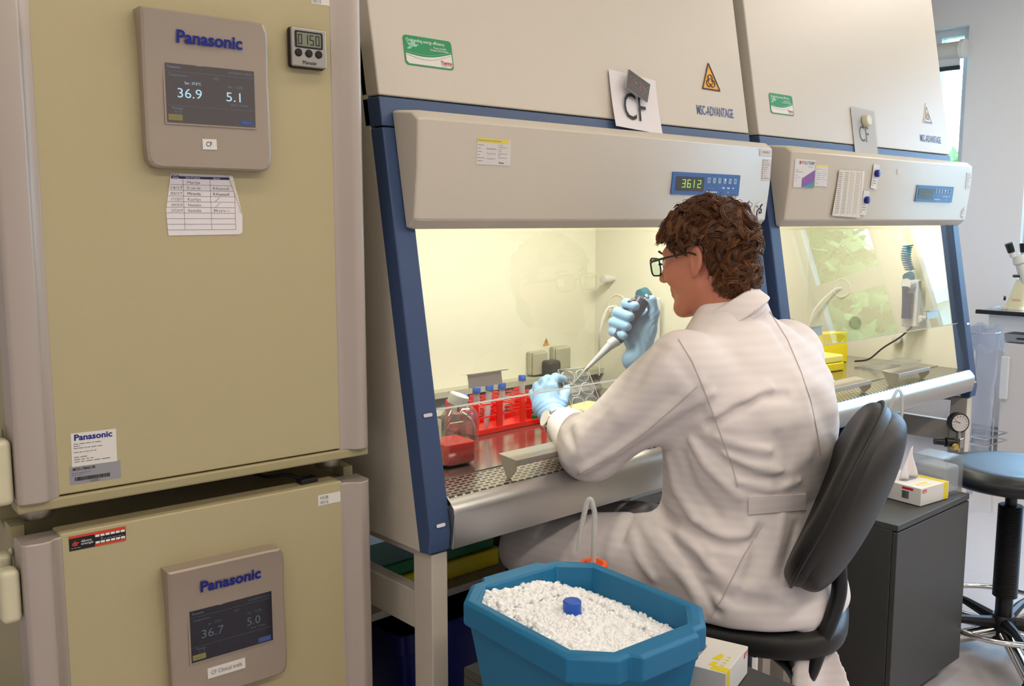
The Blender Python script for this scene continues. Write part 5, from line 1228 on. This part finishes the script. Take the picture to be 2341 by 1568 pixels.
ST_ = [(PEL-[0, 0, .12], .19, .17), (PEL-[0, 0, .05], .205, .190), (PEL, .205, .185), ((PEL+WAI)/2, .208, .172), (WAI, .204, .164), ((WAI+CHE)/2+TF*-.012, .222, .166), (CHE+TF*-.015, .236, .168), ((CHE+SHO)/2-TF*.018, .232, .156), (SHO-TF*.015, .205, .125), (SHO+[0, 0, .045], .150, .098), (NKB-[0, 0, .012], .092, .078), (NKB+[0, 0, .03], .066, .064)]
sz = np.array([s[0][2] for s in ST_]); scx = np.array([s[0] for s in ST_]); sA = np.array([s[1] for s in ST_]); sB = np.array([s[2] for s in ST_])
def f_torso(P, off):
    z = P[:, 2]; c = np.stack([np.interp(z, sz, scx[:, 0]), np.interp(z, sz, scx[:, 1])], 1); A = np.interp(z, sz, sA)+off; B = np.interp(z, sz, sB)+off
    q = P[:, :2]-c; a = q@TR[:2]; b = q@TF[:2]; k = ((np.abs(a)/A)**2.3+(np.abs(b)/B)**2.3)**(1/2.3)
    d = (k-1)*np.minimum(A, B)*.85; return smax(smax(d, z-sz[-1], .02), sz[0]-z, .05)
def f_body(P):
    d = smin(f_head(P), f_neck(P), .022)
    d = smin(d, f_torso(P, -.03), .03)
    for a, b, c in ((SL_, EL_, WL_), (SR_, ER_, WR_)):
        d = smin(d, s_seg(P, a, b, .050, .042), .03); d = smin(d, s_seg(P, b, c, .041, .0275), .015)
    d = smin(d, f_hand(P, RH, -.0025), .008); d = smin(d, f_hand(P, LH, -.0025), .008)
    for h, k, a in ((HPL, KNL, ANL), (HPR, KNR, ANR)):
        d = smin(d, s_seg(P, h, k, .070, .050), .03); d = smin(d, s_seg(P, k, a, .050, .032), .02); d = smin(d, s_seg(P, a+[0, 0, -.04], a+foot*.14+[0, 0, -.065], .030, .022), .02)
    return d
# ---- coat folds: (pixels on the cloth, depth of crease (-) or ridge (+), width)
FOLDS_PX = [
 ([(1330, 1078), (1420, 1020), (1520, 950), (1625, 898)], .007, .010), ([(1342, 1096), (1430, 1044), (1530, 980), (1600, 940)], -.007, .012), ([(1500, 800), (1450, 880), (1385, 945)], -.004, .018), ([(1540, 800), (1490, 880), (1420, 960)], .004, .016), ([(1252, 1000), (1264, 1040), (1292, 1078)], .006, .008), ([(1400, 930), (1350, 980), (1310, 1040)], .004, .012),
 ([(1622, 972), (1680, 938), (1743, 908), (1800, 903)], -.010, .011), ([(1640, 948), (1700, 915), (1760, 886)], .007, .016),
 ([(1305, 1092), (1403, 1038), (1480, 982), (1560, 912), (1601, 876)], .005, .014), ([(1350, 1050), (1440, 985), (1530, 905)], -.004, .012),
 ([(1286, 978), (1299, 1020), (1292, 1056)], .008, .008), ([(1318, 968), (1330, 1005), (1326, 1040)], .006, .009), ([(1303, 985), (1314, 1020)], -.006, .007),
 ([(1500, 960), (1430, 1000), (1360, 1060)], -.003, .012), ([(1590, 990), (1500, 1045), (1420, 1080)], .004, .014),
 ([(1579, 1007), (1610, 1060), (1650, 1100), (1689, 1134)], .006, .010), ([(1600, 1010), (1650, 1050), (1700, 1085)], -.006, .009), ([(1640, 1000), (1700, 1020), (1760, 1030)], .005, .010),
 ([(1655, 1040), (1720, 1065), (1790, 1078)], .005, .009), ([(1670, 1065), (1730, 1092), (1800, 1095)], -.005, .009), ([(1690, 1100), (1760, 1120), (1830, 1100)], .004, .009),
 ([(1560, 1040), (1580, 1110), (1640, 1180)], -.005, .012), ([(1530, 1050), (1545, 1120), (1590, 1190)], .005, .014),
 ([(1502, 1160), (1546, 1203), (1590, 1212)], -.016, .014), ([(1579, 1208), (1645, 1243), (1692, 1250), (1720, 1230)], -.012, .010), ([(1590, 1196), (1660, 1228), (1710, 1222)], .009, .011),
 ([(1530, 1190), (1590, 1255), (1625, 1290)], .008, .010), ([(1510, 1200), (1560, 1265), (1600, 1310)], -.007, .010), ([(1446, 1225), (1460, 1275), (1490, 1320)], .006, .011), ([(1470, 1200), (1510, 1260), (1560, 1320)], .005, .012),
 ([(1420, 1180), (1400, 1230), (1390, 1275)], .004, .012), ([(1480, 1160), (1440, 1190), (1420, 1240)], -.005, .010), ([(1350, 1180), (1320, 1220), (1310, 1260)], .003, .014),
 ([(1625, 1262), (1612, 1288), (1630, 1300)], .010, .007), ([(1716, 1200), (1700, 1270), (1640, 1380)], .007, .011), ([(1740, 1210), (1730, 1280), (1690, 1360)], -.007, .011), ([(1790, 1180), (1775, 1250), (1750, 1330)], .005, .011), ([(1820, 1200), (1800, 1280), (1780, 1350)], -.005, .010),
 ([(1640, 1310), (1700, 1345), (1800, 1340)], .006, .013), ([(1620, 1340), (1690, 1378), (1780, 1380)], -.006, .012), ([(1580, 1300), (1610, 1350), (1640, 1400)], -.006, .011), ([(1560, 1310), (1590, 1360), (1600, 1420)], .005, .012),
 ([(1500, 790), (1540, 815), (1590, 880)], -.003, .014), ([(1590, 735), (1640, 775), (1700, 800)], .003, .02), ([(1700, 700), (1760, 740), (1800, 800)], -.003, .016), ([(1820, 860), (1850, 950), (1850, 1040)], .004, .016), ([(1780, 1000), (1800, 1060), (1780, 1110)], -.004, .012)]
FOLDS = []
def near_polyline(P, pl):
    best = None
    for a, b in zip(pl[:-1], pl[1:]):
        ab = b-a; t = np.clip(((P-a)@ab)/(ab@ab+1e-9), 0, 1)[:, None]; d = np.linalg.norm(P-a-t*ab, axis=1); best = d if best is None else np.minimum(best, d)
    return best
def f_coat_core(P):
    d = f_torso(P, 0)
    th = s_seg(P, HPL, KNL-[0, 0, .0], .108, .080); th2 = s_seg(P, HPR, KNR, .108, .080)
    lap = smin(th, th2, .09); lap = smin(lap, s_ell(P, PEL-[0, 0, .055], (.195, .210, .095)), .06)
    drape = s_seg(P, (HPL+HPR)/2+[0, 0, .02], (KNL+KNR)/2+[0, 0, .01], .07, .05); lap = smin(lap, drape, .05)
    nk = nv(KNL-HPL); lap = smax(lap, (P-(KNL+nk*.062))@nk, .012)
    d = smin(d, lap, .05)
    slv = smin(s_seg(P, SL_, EL_, .090, .068), s_seg(P, EL_, WL_, .066, .043), .03)
    cw = nv(WL_-EL_); slv = smax(slv, (P-(WL_-cw*.040))@cw, .004)
    d = smin(d, slv, .035)
    sl2 = smin(s_seg(P, SR_, ER_, .085, .062), s_seg(P, ER_, WR_, .060, .042), .03); cw = nv(WR_-ER_); sl2 = smax(sl2, (P-(WR_-cw*.045))@cw, .004)
    d = smin(d, sl2, .035)
    return d
TAILA, TAILB = W(1862, 1385, 1.985), W(1880, 1600, 1.975)
def f_coat(P):
    d = f_coat_core(P)
    for pl, a, w in FOLDS:
        lo, hi = pl.min(0)-3*w, pl.max(0)+3*w; m = ((P > lo) & (P < hi)).all(1)
        if m.any(): q = near_polyline(P[m], pl); d[m] -= a*np.exp(-(q/w)**2)
    x, y, z = P[:, 0], P[:, 1], P[:, 2]
    d = d-.0016*np.sin(31*x+19*z+2.5*np.sin(23*y+7*z))-.0012*np.sin(53*z-27*y+2*np.sin(31*x))
    q = P-TAILA; ax = nv(TAILB-TAILA); sd = nv(bear(60)); nn = np.cross(ax, sd); t = q@ax; w = q@sd; n = q@nn+.012*np.sin(w*55+t*9)
    L_ = np.linalg.norm(TAILB-TAILA); tail = np.maximum(np.maximum(np.abs(n)-.0075, np.abs(w+.015)-(.035+.045*np.clip(t/L_, 0, 1))), np.maximum(-t-.05, t-L_))
    sx = np.hypot(P[:, 0]-CX, P[:, 1]-CY); cut = np.minimum(.5695-z, .235-sx+.0*z); d = smax(d, cut, .01); d = smin(d, tail*.8, .012)
    return d
for px, a, w in FOLDS_PX:
    pl = [march(f_coat_core, u, v) for u, v in px]; pl = [p for p in pl if p is not None]
    if len(pl) > 1: FOLDS.append((np.array(pl), a*1.35, w*.9))
person = thing('person', 'seated person in a white coat and blue gloves, holding a pipette and a clear plate', 'person', (PEL[0], PEL[1], 0))
lo = np.min([KNL, KNR, WL_, ANL, SL_, PEL, TAILB, NKB], 0)-.25; hi = np.max([SR_, HPR, hw(0, -.1, .14), ER_, PEL], 0)+.30; lo[2] = 0.0
sdf_obj('body', f_body, lo, hi, .0045, 'skin', person, smooth=1)
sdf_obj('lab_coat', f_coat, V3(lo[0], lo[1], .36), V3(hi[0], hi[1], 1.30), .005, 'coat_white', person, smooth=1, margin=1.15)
def box_of(H, m): p = np.array([q for pts, _ in H for q in pts]); return p.min(0)-m, p.max(0)+m
for H, wr, cuff in ((RH, WR_, nv(WR_-ER_)), (LH, WL_, nv(WL_-EL_))):
    a, b = box_of(H, .06)
    def f_glove(P, H=H, wr=wr, cuff=cuff):
        d = f_hand(P, H, .0008); t = (P-wr)@cuff; cu = s_seg(P, wr-cuff*.03, wr+cuff*.03, .0315, .0300); d = smin(d, cu, .012)
        d = d-.0006*np.sin(t*420+6*np.sin(P[:, 2]*60))*np.exp(-((t-.02)/.035)**2)*1.2
        return smax(d, -(t+.026), .003)
    sdf_obj('glove', f_glove, a, b, .0023, 'glove_blue', person, smooth=1)
# trousers and shoes
def f_trou(P):
    d = None
    for h, k, a in ((HPL, KNL, ANL), (HPR, KNR, ANR)):
        e = smin(s_seg(P, h, k, .082, .066), s_seg(P, k, a+[0, 0, .02], .066, .050), .02); d = e if d is None else smin(d, e, .02)
    return smax(d-.003*np.sin(P[:, 2]*70+P[:, 0]*40), .10-P[:, 2], .006)
lo2 = np.min([KNL, KNR, ANL, ANR], 0)-.12; hi2 = np.max([HPL, HPR], 0)+.12
sdf_obj('trousers', f_trou, V3(lo2[0], min(lo2[1], HPL[1]-.12), .06), V3(hi2[0], KNR[1]+.12, hi2[2]), .009, 'trouser_black', person)
for a in (ANL, ANR):
    f_sh = lambda P: smax(smin(s_seg(P, a+[0, 0, -.045], a+foot*.15+[0, 0, -.068], .046, .040), s_seg(P, a+[0, 0, -.02], a+[0, 0, .0], .044), .03), .004-P[:, 2], .008)
    sdf_obj('shoe', f_sh, V3(a[0]-.24, a[1]-.24, 0), V3(a[0]+.24, a[1]+.24, .20), .006, 'shoe_leather', person)
PO = Vector(person.location)
def local(pts): return [Vector(p)-PO for p in pts]
# seams, half belt
def surf_line(px, lift=.0008, n=7):
    out = []
    for (a, b) in zip(px[:-1], px[1:]):
        for i in range(n):
            t = i/n; p = march(f_coat, a[0]+(b[0]-a[0])*t, a[1]+(b[1]-a[1])*t)
            if p is not None: out.append(p-ray(a[0], a[1])*lift)
    return out
for px in ([(1760, 712), (1800, 775), (1831, 848), (1855, 920), (1869, 991), (1878, 1050)], [(1551, 775), (1582, 825), (1606, 881), (1630, 945), (1655, 1013), (1675, 1070), (1689, 1120)], [(1305, 1094), (1403, 1040), (1480, 985), (1560, 915), (1600, 878)], [(1740, 1205), (1700, 1270), (1650, 1370), (1620, 1420)]):
    l = surf_line(px)
    if len(l) > 3: MB().tube(local(l), .0011, 'coat_seam', 6).build('seam', person)
g = []; ok = True
for j, v0 in enumerate((0, 1)):
    row = []
    for i in range(15):
        u = 1700+i*11; v = (1136-i*.55) if j == 0 else (1178-i*.9); p = march(f_coat, u, v); row.append(p)
    g.append(row)
if all(p is not None for r_ in g for p in r_):
    mb = MB(); n = 15; d0 = ray(1770, 1150); vs = []
    for lift in (-.0005, .0045):
        for r_ in g: 
            s_ = np.array(r_); s_ = np.array([s_[max(0, i-2):i+3].mean(0) for i in range(n)]); vs += [Vector(p-d0*lift)-PO for p in s_]
    fs = [(2*n+i, 2*n+i+1, 3*n+i+1, 3*n+i) for i in range(n-1)]+[(i, i+1, 2*n+i+1, 2*n+i) for i in range(n-1)]+[(n+i, 3*n+i, 3*n+i+1, n+i+1) for i in range(n-1)]+[(0, 2*n, 3*n, n), (n-1, 2*n-1, 4*n-1, 3*n-1)]
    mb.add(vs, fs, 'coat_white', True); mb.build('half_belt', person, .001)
# collar: standing band folded over
NA = nv(UP*.80-RIGHT*.50-FWD*.05); cu = nv(np.cross(NA, TR)); cr = np.cross(cu, NA)
def f_collar(P):
    q = P-(W(1668, 706, 2.115)-NA*.004); h = q@NA; a = q@cr; b = q@(-cu); ang = np.arctan2(b, a); r = np.hypot(a/1.0, b/1.06)
    fr_ = (q@TF)/np.maximum(r, 1e-4); R0 = .061-.10*h+.022*np.clip(-h, 0, .05)*4
    top = .026-.012*np.clip(fr_, 0, 1)
    inner = np.abs(r-(R0))-.0035; outer = np.abs(r-(R0+.007+.22*np.clip(top-h, 0, .06)))-.0032
    d = np.minimum(smax(inner, np.maximum(h-top, -h-.035), .004), smax(outer, np.maximum(h-top+.002, -(h+.020)), .004)); d = smin(d, smax(np.abs(r-R0-.004)-.008, np.abs(h-top+.003)-.004, .003), .003)
    return smax(d*.8, fr_*1.0*.05-.046, .004)
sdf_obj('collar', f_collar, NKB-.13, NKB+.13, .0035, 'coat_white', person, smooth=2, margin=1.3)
# ---- hair
def in_hair(q):     # q: head coordinates, metres
    x, y, z = np.abs(q[:, 0]), q[:, 1], q[:, 2]
    line = np.where(y > .055, .064, np.where(y > .010, .012+(y-.010)*1.0-.010*(y < .022), np.where(y > -.028, .026, -.088+np.clip((y+.05), -.05, .02)*.8)))
    return z-line
def f_hair(P):
    q = ((P-HC)@HM)/HS; d = smin(s_ell(q, (0, -.018, .036), (.084, .109, .097)), s_ell(q, (0, -.060, -.034), (.066, .050, .062)), .03); d = d-.0035*np.sin(q[:, 0]*90+4*np.sin(q[:, 2]*70))*np.sin(q[:, 1]*80+3*np.sin(q[:, 0]*60))-.002*np.sin(q[:, 2]*190+q[:, 1]*150)
    inn = -s_ell(q, (0, -.014, .034), (.072, .093, .083)); d = smax(d, inn, .004)
    return smax(d, -in_hair(q)*.6, .008)*HS
hair = sdf_obj('hair', f_hair, HC-.17, HC+.17, .004, 'hair_base', person, smooth=1)
rd = np.random.default_rng(21); HMB = {'hair': MB(), 'hair_light': MB(), 'hair_dark': MB()}; EC = V3(0, -.016, .035); ER3 = V3(.083, .106, .096); made = 0
def keep_out(c): return (abs(c[0]) > .064 and -.036 < c[1] < .018 and c[2] < .028) or (c[1] > .052 and c[2] < .050) or (c[1] > .002 and c[2] < .006)
while made < 900:
    n = rd.normal(size=3); n /= np.linalg.norm(n); nape = made % 4 == 0; C0, R0_ = (V3(0, -.058, -.034), V3(.064, .050, .062)) if nape else (EC, ER3); p = C0+n*R0_
    if nape and (n[1] > .1 or n[2] > .35): continue
    if in_hair(p[None])[0] < .004: continue
    crown = V3(0, -.060, .12); t = p-crown; t = t-n*(t@n); t /= np.linalg.norm(t)+1e-6
    if p[2] > .05: t = nv(t+V3(rd.normal(0, .3), .5, 0))
    a = rd.normal(0, .7); t = t*math.cos(a)+np.cross(n, t)*math.sin(a); b = np.cross(n, t)
    ns = 10; st = rd.uniform(.030, .055)/ns; ph = rd.uniform(0, 6.28); w_ = rd.uniform(4.5, 7.5)*rd.choice([-1, 1]); am = rd.uniform(.5, 1.2); lift = rd.uniform(.002, .012); c = p+n*.001; g_ = [p-n*.004]
    for i in range(1, ns+1):
        s = i/ns; d_ = t+b*am*math.sin(ph+s*w_)+n*(.55*math.cos(ph+s*w_)*am*.6+(.45 if i < 4 else -.30)); c = c+nv(d_)*st*1.25
        m = (c-C0)/R0_; rn = np.linalg.norm(m); lo_, hi_ = 1.005, 1.19
        if rn < lo_: c = C0+m/rn*R0_*lo_
        if rn > hi_: c = C0+m/rn*R0_*hi_
        if keep_out(c): break
        g_.append(c.copy())
    if len(g_) < 5: continue
    made += 1; q_ = rd.random(); mm = 'hair_light' if q_ > .80 else ('hair_dark' if q_ < .25 else 'hair'); g_ = np.array(g_); ln = len(g_)
    for k in range(20):
        o1 = rd.normal(size=3); o1 -= n*(o1@n)*.5; rad = rd.uniform(.0008, .0072); fl = np.linspace(.7, 1, ln)*np.interp(np.linspace(0, 1, ln), [0, .5, 1], [1, 1, .35 if rd.random() < .7 else 1.2]); cut = ln-rd.integers(0, 2)
        w = [HC+HM@((g_[i]+nv(o1)*rad*fl[i])*HS) for i in range(cut)]; HMB[mm].tube(local(w), list(np.interp(np.linspace(0, 1, cut), [0, .5, 1], [.00072, .00070, .00025])), mm, 4, caps=False)
for mm, nm in (('hair', 'hair_locks'), ('hair_light', 'pale_locks'), ('hair_dark', 'dark_locks')): HMB[mm].build('hair_strands', hair, recalc=False)  # pale, mid and dark hair tones, picked at random per lock
# stray curls over the crown
mb = MB()
for i in range(26):
    n = nv(V3(rd.normal(0, .5), rd.uniform(-.9, .9), rd.uniform(.5, 1))); p = EC+n*ER3; t = nv(np.cross(n, rd.normal(size=3))); b = np.cross(n, t); r_ = rd.uniform(.006, .013); c0 = p+n*r_*.9
    w = [HC+HM@((c0+(-n*math.cos(a)+t*math.sin(a))*r_*(1-.05*a)+b*.002*a)*HS) for a in np.linspace(-.4, rd.uniform(3, 5.2), 14)]; mb.tube(local(w), .0006, 'hair', 4)
mb.build('hair_curls', hair, recalc=False)
# eyebrows, eyes, glasses
for s in (-1, 1):
    eo = Vector(hw(.031*s, .0800, .006))-PO; MB().lathe([(.011*math.cos(a), .011*math.sin(a)) for a in np.linspace(-1.5, 1.5, 12)], 'eye_white', eo, Vector(HF), 20).build('eye', person)
    MB().tube(local([hw(.014*s, .0975, .030), hw(.030*s, .0965, .035), hw(.047*s, .083, .030)]), [.0022, .003, .0016], 'hair_base', 8).build('eyebrow', person)
gl = MB(); GY = .116
for s in (-1, 1):
    ring = [hw(s*(.034+x), GY-.10*abs(x+.01)*(x > 0)-.006, .002+z-.0) for x, z in rrect(-.0255, .0255, -.0195, .0195, .012, 5)]
    gl.tube(local(ring), .0020, 'glasses_frame', 8, closed=True)
    gl.tube(local([hw(s*.058, GY-.010, .012), hw(s*.071, GY-.020, .013), hw(s*.080, .05, .015), hw(s*.082, .0, .016), hw(s*.082, -.025, .004), hw(s*.080, -.034, -.016)]), [.0032, .0030, .0024, .0022, .0020, .0018], 'glasses_frame', 8)
gl.tube(local([hw(-.009, GY-.004, .008), hw(0, GY, .011), hw(.009, GY-.004, .008)]), .0020, 'glasses_frame', 8)
go = gl.build('glasses', person)
for s in (-1, 1):
    mb = MB(); mb.add([Vector(hw(s*(.034+x), GY-.006-.10*abs(x+.01)*(x > 0), .002+z))-PO for x, z in rrect(-.0245, .0245, -.0185, .0185, .012, 5)], [tuple(range(24))], 'lens_glass'); mb.build('lens', go, recalc=False)
# wristwatch on the left wrist, over the glove cuff
cw = nv(WL_-EL_); wn = nv(W(1236, 962, 2.20)-W(1262, 962, 2.30)); wn = nv(wn-cw*(wn@cw)); wb = np.cross(cw, wn); wc = WL_-cw*.014
MB().tube(local([wc+(wn*math.cos(a)+wb*math.sin(a))*.0338 for a in np.linspace(0, 2*math.pi, 30, endpoint=False)]), [.0045]*30, 'strap_brown', 8, closed=True).build('watch_strap', person)
MB().lathe([(.0205, 0), (.0225, .002), (.0225, .008), (.0205, .010)], 'chrome', Vector(wc+wn*.0335)-PO, Vector(wn), 28).build('watch_case', person)
MB().lathe([(.0198, .0), (.0198, .0012)], 'watch_face', Vector(wc+wn*.0435)-PO, Vector(wn), 24).build('watch_dial', person)
# ---- the pipette in the right hand
p0, p1 = W(1412, 776, 2.412), W(1462, 694, 2.420); pd = nv(p1-p0); t = thing('pipette', 'grey and dark blue pipette held in the right gloved hand, tip pointing into the plate', 'pipette', W(1385, 806, 2.405)); TO = Vector(t.location)
L2_ = lambda pts: [Vector(p)-TO for p in pts]
MB().tube(L2_([p0-pd*.004, p0+pd*.006, p0+pd*.05, p1-pd*.005, p1+pd*.012, p1+pd*.016]), [.014, .0165, .0185, .0205, .0195, .012], 'pipette_dark', 20).build('handle', t)
MB().tube(L2_([p1-pd*.002, W(1446, 688, 2.41), W(1438, 692, 2.405)]), [.010, .008, .006], 'pipette_dark', 12).build('finger_hook', t)
MB().tube(L2_([W(1402, 778, 2.412)*.0+p0-pd*.002, W(1399, 785, 2.41), W(1394, 790, 2.408)]), [.0145, .0135, .0125], 'pipette_grey', 18).build('collar', t)
MB().tube(L2_([W(1396, 788, 2.408), W(1376, 808, 2.402), W(1352, 832, 2.394), W(1342, 842, 2.392)]), [.0110, .0085, .0055, .0045], 'pipette_grey', 16).build('shaft', t)
MB().tube(L2_([W(1343, 841, 2.392), W(1337, 847, 2.390)]), [.0052, .0050], 'satin_steel', 14).build('tip_ejector', t)
MB().tube(L2_([W(1337, 847, 2.390), W(1318, 868, 2.386), W(1308, 880, 2.384)]), [.0036, .0020, .0008], 'milky_plastic', 10).build('tip', t)
MB().tube(L2_([p1+pd*.012, W(1480, 680, 2.42)]), .0022, 'chrome', 10).build('plunger_rod', t)
MB().tube(L2_([W(1479, 681, 2.42), W(1483, 677, 2.42)]), [.0085, .0090], 'button_grey', 16).build('plunger_button', t)
# ---- the clear well plate in the left hand
pc = W(1322, 897, 2.415); t = thing('well_plate', 'clear plastic multi-well plate held up in the left gloved hand', 'plate', pc)
pu = nv(UP*.80-RIGHT*.28+FWD*.50); pn = nv(-FWD*.72+UP*.42+RIGHT*.30); pn = nv(pn-pu*(pn@pu)); ps = np.cross(pu, pn); f = Fr((0, 0, 0)); f.u, f.v, f.n = Vector(ps), Vector(pu), Vector(pn)
mb = MB(); mb.obox(f, -.0425, .0425, -.0635, .0635, -.002, 0, 'clear_plastic')
for a in ((-.0425, -.0415, -.0635, .0635), (.0415, .0425, -.0635, .0635), (-.0415, .0415, -.0635, -.0625), (-.0415, .0415, .0625, .0635)):
    mb.obox(f, *a, 0, .015, 'clear_plastic'); mb.obox(f, *a, .015, .0165, 'clear_rim')
mb.build('frame', t)
for i in range(2):
    for j in range(3):
        c = f.p(-.020+i*.040, -.040+j*.040, 0); mb = MB()
        vs = []; n = 24
        for h, r_ in ((0, .0178), (.015, .0178), (.015, .0170), (.0, .0170)):
            for k in range(n): a = 2*math.pi*k/n; vs.append(c+f.u*math.cos(a)*r_+f.v*math.sin(a)*r_+f.n*h)
        fs = [(i2*n+k, i2*n+(k+1) % n, (i2+1)*n+(k+1) % n, (i2+1)*n+k) for i2 in range(3) for k in range(n)]; mb.add(vs, fs, 'clear_plastic', True); mb.tube([c+f.u*math.cos(R(a))*.0174+f.v*math.sin(R(a))*.0174+f.n*.0155 for a in range(0, 360, 15)], .0007, 'clear_rim', 6, closed=True); mb.build('well', t)
